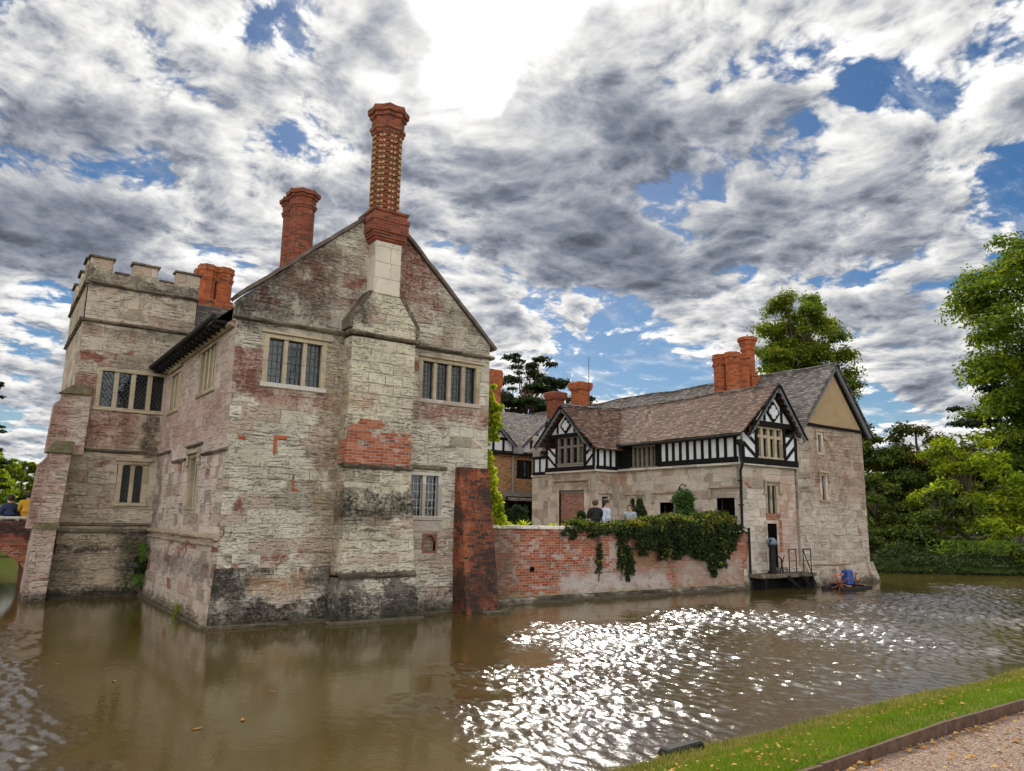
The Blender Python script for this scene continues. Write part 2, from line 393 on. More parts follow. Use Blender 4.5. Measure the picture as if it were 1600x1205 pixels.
MS['tower'] = stone('tower_ashlar', red=.10, black=.32, bw=.75, bh=.36, ero=.7, tones=[(0., (.26, .22, .18)), (.3, (.37, .32, .26)), (.6, (.45, .40, .33)), (1., (.50, .45, .38))], zones=[
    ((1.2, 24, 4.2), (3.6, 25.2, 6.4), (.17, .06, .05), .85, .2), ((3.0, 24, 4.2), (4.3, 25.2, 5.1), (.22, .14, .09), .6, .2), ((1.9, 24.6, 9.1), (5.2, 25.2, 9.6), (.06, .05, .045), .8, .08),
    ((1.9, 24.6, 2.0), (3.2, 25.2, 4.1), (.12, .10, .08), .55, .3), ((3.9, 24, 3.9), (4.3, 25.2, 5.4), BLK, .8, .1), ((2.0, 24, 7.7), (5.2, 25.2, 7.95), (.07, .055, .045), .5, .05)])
MS['tower_plinth'] = stone('tower_plinth_stone', red=.08, black=.5, bw=.9, bh=.4, tones=[(0., (.20, .17, .13)), (.4, (.32, .27, .20)), (1., (.42, .36, .27))], zones=[
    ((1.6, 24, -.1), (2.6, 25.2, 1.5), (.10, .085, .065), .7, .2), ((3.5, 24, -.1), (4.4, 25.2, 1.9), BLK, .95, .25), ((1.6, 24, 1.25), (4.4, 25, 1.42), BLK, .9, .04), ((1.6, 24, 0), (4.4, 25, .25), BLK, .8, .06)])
MS['buttress'] = stone('buttress_stone', red=.11, black=.12, bw=.45, bh=.27, tones=[(0., (.28, .20, .17)), (.4, (.40, .33, .29)), (1., (.50, .43, .39))], zones=[((.9, 23.7, 3.6), (1.9, 25.6, 6.1), (.20, .07, .05), .6, .2), ((.9, 23.7, 1.9), (1.5, 25.6, 3.6), (.22, .08, .06), .6, .2)])
MS['string'] = stone('dark_string_course', red=.02, black=.9, bw=.9, bh=2., mort_amt=.2, tones=[(0., (.07, .06, .05)), (.5, (.15, .13, .10)), (1., (.26, .23, .18))])
MS['string_pale'] = stone('pale_string_course', red=.05, black=.3, bw=.9, bh=2., mort_amt=.3, tones=[(0., (.22, .18, .13)), (.5, (.38, .32, .24)), (1., (.46, .41, .32))])
MS['dressed'] = stone('dressed_window_stone', bright=.85, red=0., black=.02, bw=1.3, bh=1.1, mort_amt=.15, ero=.12, tones=[(0., (.32, .26, .18)), (.4, (.42, .36, .26)), (1., (.50, .45, .35))])
MS['sill'] = stone('pale_sill_stone', bright=.85, red=0., black=0., bw=1.3, bh=1.1, mort_amt=.1, ero=.05, tones=[(0., (.50, .49, .45)), (1., (.62, .61, .57))])
MS['range'] = stone('buff_range_ashlar', bright=.9, red=.05, black=.06, bw=.6, bh=.33, ero=.25, mort_amt=.5, tones=[(0., (.38, .34, .29)), (.3, (.48, .43, .375)), (.6, (.55, .50, .445)), (1., (.58, .54, .485))], zones=[
    ((22, 23.7, 3.9), (23.3, 24.2, 4.6), (.36, .18, .09), .8, .1), ((21, 24, 3.7), (23, 29, 4.5), (.22, .18, .13), .5, .15), ((24.9, 17.3, .6), (26.8, 17.9, 4.2), (.42, .24, .20), .6, .25)])
MS['block'] = stone('brown_block_ashlar', bright=.88, red=.12, redcol=(.24, .13, .09), black=.06, bw=.6, bh=.28, ero=.7, mortar=(.54, .50, .44), mort_amt=.75, tones=[(0., (.30, .26, .22)), (.3, (.41, .36, .31)), (.6, (.50, .455, .405)), (1., (.57, .53, .48))], zones=[
    ((27.4, 17, 3.3), (32, 18, 6.4), (.27, .17, .115), .7, .5), ((26.6, 17, .7), (31, 18, 3.2), (.50, .46, .40), .5, .4)])
MS['capstone'] = stone('fresh_ashlar', bright=.9, red=0., black=.03, bw=.7, bh=.42, ero=.04, mort_amt=.4, tones=[(0., (.50, .46, .40)), (1., (.60, .56, .49))])
MS['brick_chimney'] = brick('deep_red_brick', cols=((.15, .035, .022), (.26, .062, .038), (.34, .10, .055)), white=.10, black=.34, mortar=(.26, .17, .11))
MS['brick_orange'] = brick('orange_red_brick', cols=((.28, .06, .022), (.42, .105, .035), (.50, .15, .055)), white=.10, black=.38, mortar=(.30, .18, .11))
MS['brick_yellow'] = plain('buff_brick_inlay', (.40, .27, .13), .9)
MS['brick_patch'] = brick('red_brick_patch', cols=((.26, .07, .035), (.40, .12, .06), (.48, .20, .12)), white=.3, black=.05, mortar=(.46, .40, .33))
MS['brick_buttress'] = brick('blackened_red_brick', cols=((.22, .05, .022), (.40, .105, .04), (.46, .17, .08)), white=.16, black=.86, mortar=(.20, .16, .12), zones=[((10.0, 15.9, -.1), (12, 17, 1.0), BLK, .6, .3), ((10.55, 15.9, .2), (12, 17.3, 3.3), BLK, .62, .3)])
MS['brick_garden'] = brick('whitened_red_brick', cols=((.25, .06, .028), (.38, .115, .06), (.46, .20, .12)), white=.52, black=.42, mortar=(.46, .38, .30), zones=[
    ((11, 17, -.1), (12.8, 18, 2.2), (.12, .09, .06), .75, .3), ((14.5, 17, .2), (19, 18, .75), (.55, .53, .50), .9, .3), ((19.5, 17, .2), (22.9, 18, 1.2), (.45, .40, .33), .7, .3), ((17, 17, .8), (19.5, 18, 1.6), (.30, .22, .13), .6, .3), ((11, 17, .0), (23, 18, .24), (.33, .29, .14), .6, .08)])
MS['brick_court'] = brick('pale_orange_brick', cols=((.34, .16, .07), (.46, .24, .11), (.52, .30, .15)), white=.12, black=.05, mortar=(.46, .36, .24))
MS['brick_bridge'] = brick('bridge_brick', cols=((.22, .06, .035), (.33, .10, .055), (.38, .15, .09)), white=.1, black=.45, mortar=(.26, .20, .16), zones=[((-20, 27, 1.6), (3, 28, 2.1), (.045, .03, .03), 1., .1)])
MS['tiles_grey'] = tiles('grey_stone_tiles', ((.045, .038, .034), (.10, .085, .076), (.15, .13, .118), (.22, .195, .175)), moss=.05, tw=.22, th=.13)
MS['tiles_brown'] = tiles('brown_clay_tiles', ((.045, .024, .015), (.115, .059, .036), (.170, .094, .060), (.23, .145, .10)), moss=.2, tw=.2, th=.125)
MS['lead'] = plain('weathered_lead', (.30, .31, .32), .5, .3, .2)
MS['timber'] = plain('black_painted_timber', (.010, .009, .009), .85, 0, .4, 12, .5, .15)
MS['barge'] = plain('grey_painted_bargeboard', (.13, .135, .15), .7, 0, .35, 10, .5)
MS['grey_wood'] = plain('weathered_oak', (.20, .175, .14), .85, 0, .45, 9, .6)
MS['plaster'] = plain('white_limewash', (.66, .68, .71), .85, 0, .10, 4, .25)
MS['tan'] = plain('tan_render', (.36, .25, .14), .9, 0, .14, 2.2, .3)
MS['iron'] = plain('black_iron', (.014, .014, .015), .7, 0, .3, 6, .3, .25)
MS['dark'] = plain('dark_interior', (.006, .0055, .005), .95, 0, .2, 6, .3, .0)
MS['curtain'] = plain('pale_curtain', (.20, .22, .19), .9, 0, .25, 4)
MS['came'] = plain('lead_came', (.05, .055, .06), .5, .5, .2)
MS['came_pale'] = plain('pale_glazing_bar', (.42, .42, .40), .6, 0, .2)
def glassmat(name, rough, tint):
    g = G(name); p = g.pos()
    n = g.noise(p, 5.5, 2, .5)
    nm = g.bump(n, .35, .02)
    gl = g.n('ShaderNodeBsdfGlossy', {'Color': tint, 'Roughness': rough, 'Normal': nm})
    tr = g.n('ShaderNodeBsdfTransparent', {'Color': (.62, .66, .64, 1)})
    fr = g.n('ShaderNodeFresnel', {'IOR': 1.6, 'Normal': nm})
    mx = g.n('ShaderNodeMixShader', {0: g.m('ADD', g.m('MULTIPLY', fr.outputs[0], 1.), .01, clamp=True), 1: tr.outputs[0], 2: gl.outputs[0]})
    g.nt.links.new(mx.outputs[0], g.out.inputs[0]); return g.mat
MS['glass'] = glassmat('old_window_glass', .03, (.9, .95, 1., 1))
# ---------------------------------------------------------------- windows and doors in a wall frame
class WF:
    """boxes laid in a wall: u along it, z up, d inwards from the face"""
    def __init__(s, axis, c, sign): s.axis, s.c, s.sign = axis, c, sign
    def p(s, u, z, d):
        cc = s.c - s.sign * d
        return (cc, u, z) if s.axis == 'x' else (u, cc, z)
    def box(s, mb, u0, u1, z0, z1, d0, d1):
        a, b = s.c - s.sign * d0, s.c - s.sign * d1
        a, b = min(a, b), max(a, b)
        if s.axis == 'x': mb.box(a, b, u0, u1, z0, z1)
        else: mb.box(u0, u1, a, b, z0, z1)
    def bar(s, mb, a, b, w, d, dd=None):
        mb.bar(s.p(a[0], a[1], d), s.p(b[0], b[1], d), w, dd or w, up=(1, 0, 0) if s.axis == 'x' else (0, 1, 0))
    def prism(s, mb, pts, d0, d1):
        mb.prism(pts, s.axis, s.c - s.sign * d0, s.c - s.sign * d1)

def window(root, wf, u0, u1, z0, z1, lights, fw=.1, mw=.09, depth=.12, mat='dressed', sill='sill', grid=(3, 6), diamond=False, arch=False, transom=None, curtain=(), hood=False, lead='came', label=None, proud=.012, hooddrop=.25, split_open=()):
    o = MB()
    # jambs, head, mullions stand in the opening; butt joined
    wf.box(o, u0 - fw * .6, u0 + fw * .5, z0, z1, -proud, depth + .08)
    wf.box(o, u1 - fw * .5, u1 + fw * .6, z0, z1, -proud, depth + .08)
    wf.box(o, u0 - fw * .6, u1 + fw * .6, z1, z1 + fw * .9, -proud, depth + .08)
    a, b = u0 + fw * .5, u1 - fw * .5
    lw = (b - a - mw * (lights - 1)) / lights
    for k in range(1, lights):
        x = a + k * (lw + mw) - mw
        m0, m1, q = wf.p(x, z0, .03), 0, 0
        wf.prism_mullion(o, x, x + mw, z0, z1, depth) if hasattr(wf, 'prism_mullion') else wf.box(o, x, x + mw, z0, z1, .025, depth + .06)
    if transom:
        for k in range(lights):
            x = a + k * (lw + mw); wf.box(o, x, x + lw, transom - mw * .4, transom + mw * .4, .03, depth + .05)
    if arch:
        for k in range(lights):
            x = a + k * (lw + mw); R = lw / 2; zc = z1 - R
            for sgn in (0, 1):
                pts = [(x if sgn == 0 else x + lw, z1)]
                for i in range(7):
                    t = math.pi / 2 * i / 6
                    pts.append((x + R - R * math.sin(t) * 1., zc + R * math.cos(t) * .98) if sgn == 0 else (x + R + R * math.sin(t), zc + R * math.cos(t) * .98))
                wf.prism(o, pts, .03, depth + .05)
    w = o.build('window', MS[mat], root, bevel=.012)
    if label: tag(w, label)
    s = MB(); wf.box(s, u0 - fw * .9, u1 + fw * .9, z0 - .11, z0, -.05, depth + .08); s.build('sill', MS[sill], w, bevel=.012)
    g = MB()
    for k in range(lights):
        x = a + k * (lw + mw)
        g.quad(wf.p(x, z0, depth), wf.p(x + lw, z0, depth + RND.uniform(0, .012)), wf.p(x + lw, z1, depth + RND.uniform(0, .012)), wf.p(x, z1, depth))
    g.build('glass', MS['glass'], w)
    l = MB()
    for k in range(lights):
        x = a + k * (lw + mw)
        if diamond:
            n = grid[0]; st = lw / n; sz = st * 1.45
            rows = int((z1 - z0) / sz) + 1
            for r in range(-n, rows + n):
                for sg in (1, -1):
                    # clip line to the light
                    za = z0 + r * sz; zb = za + sg * sz * n
                    p0, p1 = (0., za), (lw, zb)
                    t0, t1 = 0., 1.
                    dz = zb - za
                    for lim, hi in ((z0, 0), (z1, 1)):
                        t = (lim - za) / dz
                        if (dz > 0) == (hi == 0): t0 = max(t0, t)
                        else: t1 = min(t1, t)
                    if t1 - t0 > .05:
                        wf.bar(l, (x + lw * t0, za + dz * t0), (x + lw * t1, za + dz * t1), .018, depth - .008)
        else:
            for i in range(1, grid[0]): wf.box(l, x + lw * i / grid[0] - .007, x + lw * i / grid[0] + .007, z0, z1, depth - .012, depth - .002)
            for i in range(1, grid[1]):
                z = z0 + (z1 - z0) * i / grid[1]; wf.box(l, x, x + lw, z - .007, z + .007, depth - .014, depth - .004)
        wf.box(l, x, x + .022, z0, z1, depth - .016, depth + .01); wf.box(l, x + lw - .022, x + lw, z0, z1, depth - .016, depth + .01)
    l.build('glazing_bars', MS[lead], w)
    # room behind
    r = MB(); wf.box(r, u0 + .01, u1 - .01, z0 + .01, z1 - .01, depth + .45, depth + .5)
    r.build('room_backing', MS['dark'], w)
    if curtain:
        c = MB()
        for k in curtain:
            x = a + k * (lw + mw); n = 18
            top = [wf.p(x + lw * i / n, z1, depth + .12 + .025 * math.sin(i * 1.9 + k)) for i in range(n + 1)]
            bot = [wf.p(x + lw * i / n, z0, depth + .12 + .03 * math.sin(i * 1.9 + k + .3)) for i in range(n + 1)]
            for i in range(n): c.quad(bot[i], bot[i + 1], top[i + 1], top[i])
        c.build('curtain', MS['curtain'], w, fix=False)
    if hood:
        h = MB(); e = .16
        wf.box(h, u0 - e, u1 + e, z1 + .1, z1 + .2, -.09, .0)
        if hooddrop:
            wf.box(h, u0 - e, u0 - e + .09, z1 + .1 - hooddrop, z1 + .1, -.08, 0)
            wf.box(h, u1 + e - .09, u1 + e, z1 + .1 - hooddrop, z1 + .1, -.08, 0)
            wf.box(h, u0 - e - .09, u0 - e + .09, z1 + .05 - hooddrop, z1 + .1 - hooddrop, -.1, 0)
            wf.box(h, u1 + e - .09, u1 + e + .09, z1 + .05 - hooddrop, z1 + .1 - hooddrop, -.1, 0)
        h.build('hood_mould', MS['string_pale'], w, bevel=.015)
    return w

def doorway(root, wf, u0, u1, z0, z1, fill='dark', hood=True, mat='range'):
    """deep plain opening with splayed stone jambs"""
    o = MB(); f = .17
    wf.box(o, u0 - f, u0, z0, z1, -.02, .3); wf.box(o, u1, u1 + f, z0, z1, -.02, .3); wf.box(o, u0 - f, u1 + f, z1, z1 + .2, -.02, .3)
    d = o.build('doorway', MS[mat], root, bevel=.02)
    b = MB(); wf.box(b, u0, u1, z0, z1, .3, .36); b.build('opening_shade', MS[fill], d)  # black sheet stands in for the unlit depth of the opening
    if hood:
        h = MB(); e = .36; t = z1 + .36
        wf.box(h, u0 - e, u1 + e, t, t + .09, -.1, 0)
        for a in (u0 - e, u1 + e - .09):
            wf.box(h, a, a + .09, t - .32, t, -.08, 0)
        wf.box(h, u0 - e - .1, u0 - e + .09, t - .39, t - .32, -.09, 0); wf.box(h, u1 + e - .09, u1 + e + .1, t - .39, t - .32, -.09, 0)
        h.build('hood_mould', MS['string_pale'], d, bevel=.015)
    return d

# ================================================================ the gabled stone house
X0, X1, YF = 4.38, 11.36, 17.1
house = thing('stone_house', (X0, YF, 0), 'tall gabled stone house rising from the moat under the highest patterned brick chimney', 'house')
TY = 24.9
fw = MB()
W1 = (5.1, 6.5, 5.42, 6.49); W2 = (9.19, 10.98, 5.48, 6.5); W3 = (8.98, 9.88, 2.42, 3.46); NI = (9.46, 9.79, 1.53, 1.93)
wall(fw, 'y', YF, X0, X1, 1.2, 6.86, [W1, W2, W3, NI], -1, .3)
# gable triangle with a small kneeler each side
GA = (7.87, 10.42)
fw.prism([(X0, 6.86), (X1, 6.86), (X1, 7.2), GA, (X0, 7.3)], 'y', YF, YF + .45)
# sides
SW1 = (18.72, 20.38, 5.45, 6.55); SW2 = (22.72, 23.98, 5.37, 6.45); SW3 = (19.56, 20.5, 2.58, 3.78)
sw = MB(); wall(sw, 'x', X0, YF, TY, 1.82, 6.86, [SW1, SW2, SW3], -1, .3)
fw.quad((X1, YF, -.2), (X1, 26, -.2), (X1, 26, 6.9), (X1, YF, 6.9))
fw.quad((X0, 26, 1), (X1, 26, 1), (X1, 26, 6.9), (X0, 26, 6.9))
fo = fw.build('wall', MS['house'], house, fix=False)
sw.build('side_wall', MS['house_side'], house, fix=False)
# gable coping
cp = MB()
def cope(mb, a, b, y0, y1, t=.085):
    a = Vector((a[0], 0, a[1])); b = Vector((b[0], 0, b[1])); d = (b - a).normalized(); n = Vector((-d.z, 0, d.x));
    if n.z < 0: n = -n
    k = 14
    rs = []
    for i in range(k + 1):
        q = a.lerp(b, i / k) + n * RND.uniform(-.012, .012)
        rs.append([(q.x, y0 + RND.uniform(-.01, .01), q.z), (q.x, y1, q.z), (q.x + n.x * t, y1, q.z + n.z * t), (q.x + n.x * t, y0, q.z + n.z * t)])
    mb.loft(rs)
cope(cp, (X0 - .02, 7.32), (7.35, 9.98), YF - .1, YF + .5)
cope(cp, (X1 + .14, 7.08), (8.3, 10.05), YF - .1, YF + .5)
cp.build('gable_coping', plain('coping_stone', (.13, .10, .085), .9, 0, .45, 5, .6), house)
# string course under the gable, running round the chimney breast
st = MB()
rough_band(st, 'y', YF, -1, X0 - .1, 6.98, 6.86, .11, .10)
rough_band(st, 'y', YF, -1, 8.86, X1 + .12, 6.86, .11, .10)
st.build('string_course', MS['string'], house)
# eaves cornice, rafter ends and gutter on the side
ev = MB(); rough_band(ev, 'x', X0, -1, YF + .1, TY, 6.72, .16, .14, jit=.006)
ev.build('cornice', MS['string_pale'], house)
rf = MB()
k = 24
for i in range(k):
    y0 = YF + .35 + (26 - YF - .35) * i / k; y1 = YF + .35 + (26 - YF - .35) * (i + 1) / k
    w_ = lambda y: .03 * math.sin(y * 1.7) + .02 * math.sin(y * 4.1)
    rf.quad((X0 - .42, y0, 6.80 + w_(y0)), (X0 - .42, y1, 6.80 + w_(y1)), (GA[0], y1, 10.28 + w_(y1)), (GA[0], y0, 10.28 + w_(y0)))
    rf.quad((GA[0], y0, 10.28 + w_(y0)), (GA[0], y1, 10.28 + w_(y1)), (X1 + .35, y1, 6.9), (X1 + .35, y0, 6.9))
ro = rf.build('roof', MS['tiles_grey'], house, fix=False)
so = MB(); so.box(X0 - .40, X0 - .02, YF + .3, 26, 6.74, 6.79)
so.tube([(X0 - .46, YF + .25, 6.84), (X0 - .46, 20, 6.82), (X0 - .46, TY + .3, 6.83)], .065, 8)
for i in range(18):
    y = YF + .5 + i * .42; so.box(X0 - .38, X0 - .02, y, y + .07, 6.66, 6.738)
so.build('gutter', MS['iron'], ro)
# side wall lower strings (stepping round the small window) and plinth
ss = MB()
rough_band(ss, 'x', X0, -1, YF - .02, 19.2, 3.82, .1, .07); rough_band(ss, 'x', X0, -1, 20.95, 22.6, 3.80, .1, .07); rough_band(ss, 'x', X0, -1, 23.0, TY, 4.14, .1, .07)
rough_band(ss, 'x', X0, -1, 19.3, 20.9, 4.1, .1, .08)
ss.build('string_course', MS['string'], house, jit=.0)
pl = MB()
pl.hexa([(X0 - .12, YF + .012, 1.0), (X0 + .3, YF + .012, 1.0), (X0 + .3, TY, 1.0), (X0 - .12, TY, 1.0), (X0 - .03, YF + .012, 1.9), (X0 + .3, YF + .012, 1.9), (X0 + .3, TY, 1.9), (X0 - .03, TY, 1.9)])
pl.hexa([(X0 - .21, YF - .26, -.6), (X0 + .3, YF - .26, -.6), (X0 + .3, TY, -.6), (X0 - .21, TY, -.6), (X0 - .12, YF + .02, 1.0), (X0 + .3, YF + .02, 1.0), (X0 + .3, TY, 1.0), (X0 - .12, TY, 1.0)])
pl.build('plinth', MS['plinth_side'], house)
pb = MB(); rough_band(pb, 'x', X0 - .04, -1, YF - .04, TY, 1.88, .13, .10); rough_band(pb, 'x', X0 - .06, -1, YF - .1, TY, 1.72, .1, .07)
rough_band(pb, 'x', X0 - .2, -1, YF - .3, TY, .1, .12, .05)
pb.build('plinth_moulding', MS['string_pale'], house)
pf = MB()
pf.hexa([(X0 - .2, YF - .28, -.6), (6.95, YF - .05, -.6), (6.95, YF + .3, -.6), (X0 - .2, YF + .3, -.6), (X0 - .03, YF - .03, 1.22), (6.95, YF - .03, 1.22), (6.95, YF + .3, 1.22), (X0 - .03, YF + .3, 1.22)])
pf.hexa([(X0 + .25, YF - .33, -.6), (6.86, YF - .2, -.6), (6.86, YF + .2, -.6), (X0 + .25, YF + .2, -.6), (X0 + .3, YF - .27, .42), (6.86, YF - .16, .42), (6.86, YF + .2, .47), (X0 + .3, YF + .2, .47)])
pf.hexa([(8.8, YF - .1, -.6), (X1, YF - .1, -.6), (X1, YF + .3, -.6), (8.8, YF + .3, -.6), (8.8, YF - .02, 1.2), (X1, YF - .02, 1.2), (X1, YF + .3, 1.2), (8.8, YF + .3, 1.2)])
pf.build('plinth', MS['plinth'], house)
# pale ledge at the waterline
lg = MB()
lg.box(X0 - .28, 7.0, YF - .40, YF - .2, -.4, .07); lg.box(X0 - .29, X0 - .19, YF - .2, TY, -.4, .06)
lg.box(8.85, 10.4, YF - .2, YF - .02, -.4, .05)
lg.build('water_ledge', MS['string_pale'], house, bevel=.02, jit=.006)

# chimney breast ---------------------------------------------------------
BL, BR, BF = 7.0, 8.73, 16.62
br = MB()
br.box(BL, BR, BF, YF, 4.21, 6.74)
br.box(BL + .01, BR, BF + .03, YF, 2.95, 4.42) if False else None
br.box(BL, BR, BF, YF, 3.0, 3.52)
br.hexa([(BL - .03, BF - .17, 1.02), (BR + .12, BF - .17, 1.02), (BR + .12, YF, 1.02), (BL - .03, YF, 1.02), (BL - .01, BF - .06, 2.93), (BR + .06, BF - .06, 2.93), (BR + .06, YF, 2.93), (BL - .01, YF, 2.93)])
br.hexa([(BL - .01, BF - .06, 2.93), (BR + .06, BF - .06, 2.93), (BR + .06, YF, 2.93), (BL - .01, YF, 2.93), (BL, BF - .005, 3.0), (BR, BF - .005, 3.0), (BR, YF, 3.0), (BL, YF, 3.0)])
bo = br.build('chimney_breast', MS['breast'], house)
b2 = MB()
b2.box(BL - .004, BR + .004, BF - .004, YF, 3.63, 4.2)
for i_, (xa_, xb_) in enumerate(((0, 1.73), (0, 1.62), (.02, 1.7), (0, .55), (.1, 1.1), (.25, 1.0), (.3, .9))):
    b2.box(BL + xa_ - (.003 if xa_ == 0 else 0), BL + xb_, BF - .006, BF + .02, 4.202 + i_ * .075, 4.202 + (i_ + 1) * .075 - .002)
b2.build('brick_patch', MS['brick_patch'], bo)
# shoulder narrowing to the stack, with dark tabling either side
sh = MB()
SZ = 6.9
sh.hexa([(BL, BF, SZ - .03), (BR, BF, SZ - .03), (BR, YF, SZ - .03), (BL, YF, SZ - .03), (BL, BF, 7.25), (BR, BF, 7.25), (BR, YF, 7.25), (BL, YF, 7.25)])
sh.hexa([(BL, BF, 7.25), (BR, BF, 7.25), (BR, YF, 7.25), (BL, YF, 7.25), (7.5, BF + .06, 7.95), (8.26, BF + .06, 7.95), (8.26, YF, 7.95), (7.5, YF, 7.95)])
sh.build('shoulder', MS['breast'], bo)
tb = MB()
for xa, xb, s in ((BL, 7.5, -1), (BR, 8.26, 1)):
    tb.hexa([(min(xa, xa + s * .1), BF - .03, 7.2), (max(xa, xa + s * .1), BF - .03, 7.2), (max(xa, xa + s * .1), YF, 7.2), (min(xa, xa + s * .1), YF, 7.2),
             (min(xb, xb + s * .1), BF + .03, 7.98), (max(xb, xb + s * .1), BF + .03, 7.98), (max(xb, xb + s * .1), YF, 7.98), (min(xb, xb + s * .1), YF, 7.98)])
    tb.box(min(xa, xa + s * .1), max(xa, xa + s * .1), BF - .02, YF, 6.95, 7.2)
tb.build('shoulder_tabling', MS['string'], bo, jit=.008)
s3 = MB(); rough_band(s3, 'y', BF, -1, BL - .12, BR + .12, 6.83, .11, .10); rough_band(s3, 'x', BL, -1, BF - .1, YF, 6.83, .11, .09); rough_band(s3, 'x', BR, 1, BF - .1, YF, 6.83, .11, .09)
rough_band(s3, 'y', BF, -1, BL - .05, BR + .05, 3.575, .12, .06)
rough_band(s3, 'y', BF - .17, -1, BL - .08, BR + .16, 1.03, .14, .07)
s3.build('string_course', MS['string'], bo)
bp = MB()
bp.hexa([(BL - .3, BF - .38, -.6), (BR + .2, BF - .34, -.6), (BR + .2, YF, -.6), (BL - .3, YF, -.6), (BL - .02, BF - .18, .97), (BR + .14, BF - .18, .97), (BR + .14, YF, .97), (BL - .02, YF, .97)])
bp.hexa([(BL - .14, BF - .42, -.6), (BR + .22, BF - .42, -.6), (BR + .22, YF, -.6), (BL - .14, YF, -.6), (BL - .1, BF - .33, .5), (BR + .18, BF - .33, .5), (BR + .18, YF, .5), (BL - .1, YF, .5)])
bp.build('breast_plinth', MS['plinth'], bo)
l2 = MB(); l2.box(BL - .24, BR + .28, BF - .52, BF - .3, -.4, .06); l2.box(BL - .36, BL - .24, BF - .5, YF - .3, -.4, .06)
l2.build('water_ledge', MS['string_pale'], bo, bevel=.02, jit=.006)
# pale ashlar stack
sk = MB(); sk.box(7.52, 8.23, BF + .03, YF + .5, 7.95, 9.33); sk.build('stack', MS['capstone'], bo)
# brick chimney on top ---------------------------------------------------
def star(cx, cy, r0, r1, n, z, ph=0):
    return [(cx + (r0 if i % 2 else r1) * math.cos(ph + math.pi * i / n), cy + (r0 if i % 2 else r1) * math.sin(ph + math.pi * i / n), z) for i in range(2 * n)]
def chimney_shaft(root, cx, cy, r, z0, z1, mat, capmat=None, fancy=False, name='shaft', capr=1.38, n=8):
    m = MB(); ph = math.pi / 8
    if fancy:
        rings = []
        c = .078; z = z0; k = 0
        while z < z1 - .78:
            a, b = (1.0, .86) if k % 2 else (.93, .90)
            rings.append(star(cx, cy, r * b, r * a, n, z + .004, ph)); rings.append(star(cx, cy, r * b, r * a, n, z + c - .012, ph))
            rings.append(star(cx, cy, r * .84, r * .88, n, z + c - .010, ph)); rings.append(star(cx, cy, r * .84, r * .88, n, z + c, ph))
            z += c; k += 1
        m.loft(rings)
        ztop = z
    else:
        rings = []; z = z0
        while z < z1 - .62:
            rings.append(star(cx, cy, r * .95, r * 1.0, n, z, ph)); z += .3
        rings.append(star(cx, cy, r * .95, r, n, z1 - .6, ph)); m.loft(rings); ztop = z1 - .6
    s = m.build(name, MS[mat], root)
    if fancy:
        q = MB()
        for i in range(n):
            a = ph + math.pi * 2 * i / n + math.pi / n
            for j, zz in enumerate(np.arange(z0 + .05, ztop - .1, .156)):
                for da in (-.13, .13):
                    x, y = cx + r * .93 * math.cos(a + da), cy + r * .93 * math.sin(a + da)
                    q.bar((x, y, zz), (x, y, zz + .07), .055, .055)
        tag(q.build('buff_brick_inlay', MS['brick_yellow'], s), kind='stuff')
    # oversailing star cap
    c = MB(); H = z1 - ztop
    prof = [(0, 1.0), (.08, 1.12), (.16, 1.12), (.18, 1.2), (.3, 1.2), (.34, 1.08), (.6, 1.1), (.64, 1.24), (.76, 1.24), (.78, capr * .97), (.95, capr), (1., capr * .97)]
    rr = []
    for t, f in prof:
        rr.append(star(cx, cy, r * f * .86, r * f, n, ztop + H * t, ph))
    rr.append(star(cx, cy, r * .6, r * .6, n, z1, ph)); rr.append(star(cx, cy, r * .55, r * .55, n, z1 - .3, ph))
    c.loft(rr); c.build('chimney_cap', MS[capmat or mat], s)
    return s
CX, CY = 7.86, 16.98
cb = MB()
def oct_(cx, cy, r, z, n=8, ph=math.pi / 8, sy=1.): return [(cx + r * math.cos(ph + 2 * math.pi * i / n), cy + r * sy * math.sin(ph + 2 * math.pi * i / n), z) for i in range(n)]
def sqr(cx, cy, r, z): return oct_(cx, cy, r * math.sqrt(2), z, 4, math.pi / 4)
pr = [(9.33, .36), (9.38, .41), (9.44, .41), (9.44, .45), (9.51, .45), (9.51, .47), (9.58, .47), (9.58, .50), (9.86, .50), (9.86, .52), (9.98, .52), (10.02, .46), (10.1, .46), (10.12, .50), (10.18, .50), (10.24, .38)]
cb.loft([sqr(CX, CY + .05, r, z) for z, r in pr])
ch = cb.build('chimney', MS['brick_chimney'], house)
tag(ch, 'tall brick chimney with a toothed star shaft and buff inlay above the gable')
chimney_shaft(ch, CX, CY + .05, .40, 10.2, 13.15, 'brick_chimney', fancy=True, capr=1.42)
# second pair of shafts behind the gable slope
c2 = MB(); c2.box(6.5, 7.7, 21.2, 22.8, 8.8, 9.5); c2o = c2.build('chimney', MS['brick_chimney'], house)
tag(c2o, 'pair of plain round brick shafts with star caps behind the left gable slope')
chimney_shaft(c2o, 7.22, 21.6, .37, 9.4, 12.3, 'brick_chimney', capr=1.45)
chimney_shaft(c2o, 7.16, 22.12, .35, 9.4, 12.2, 'brick_chimney', capr=1.45)

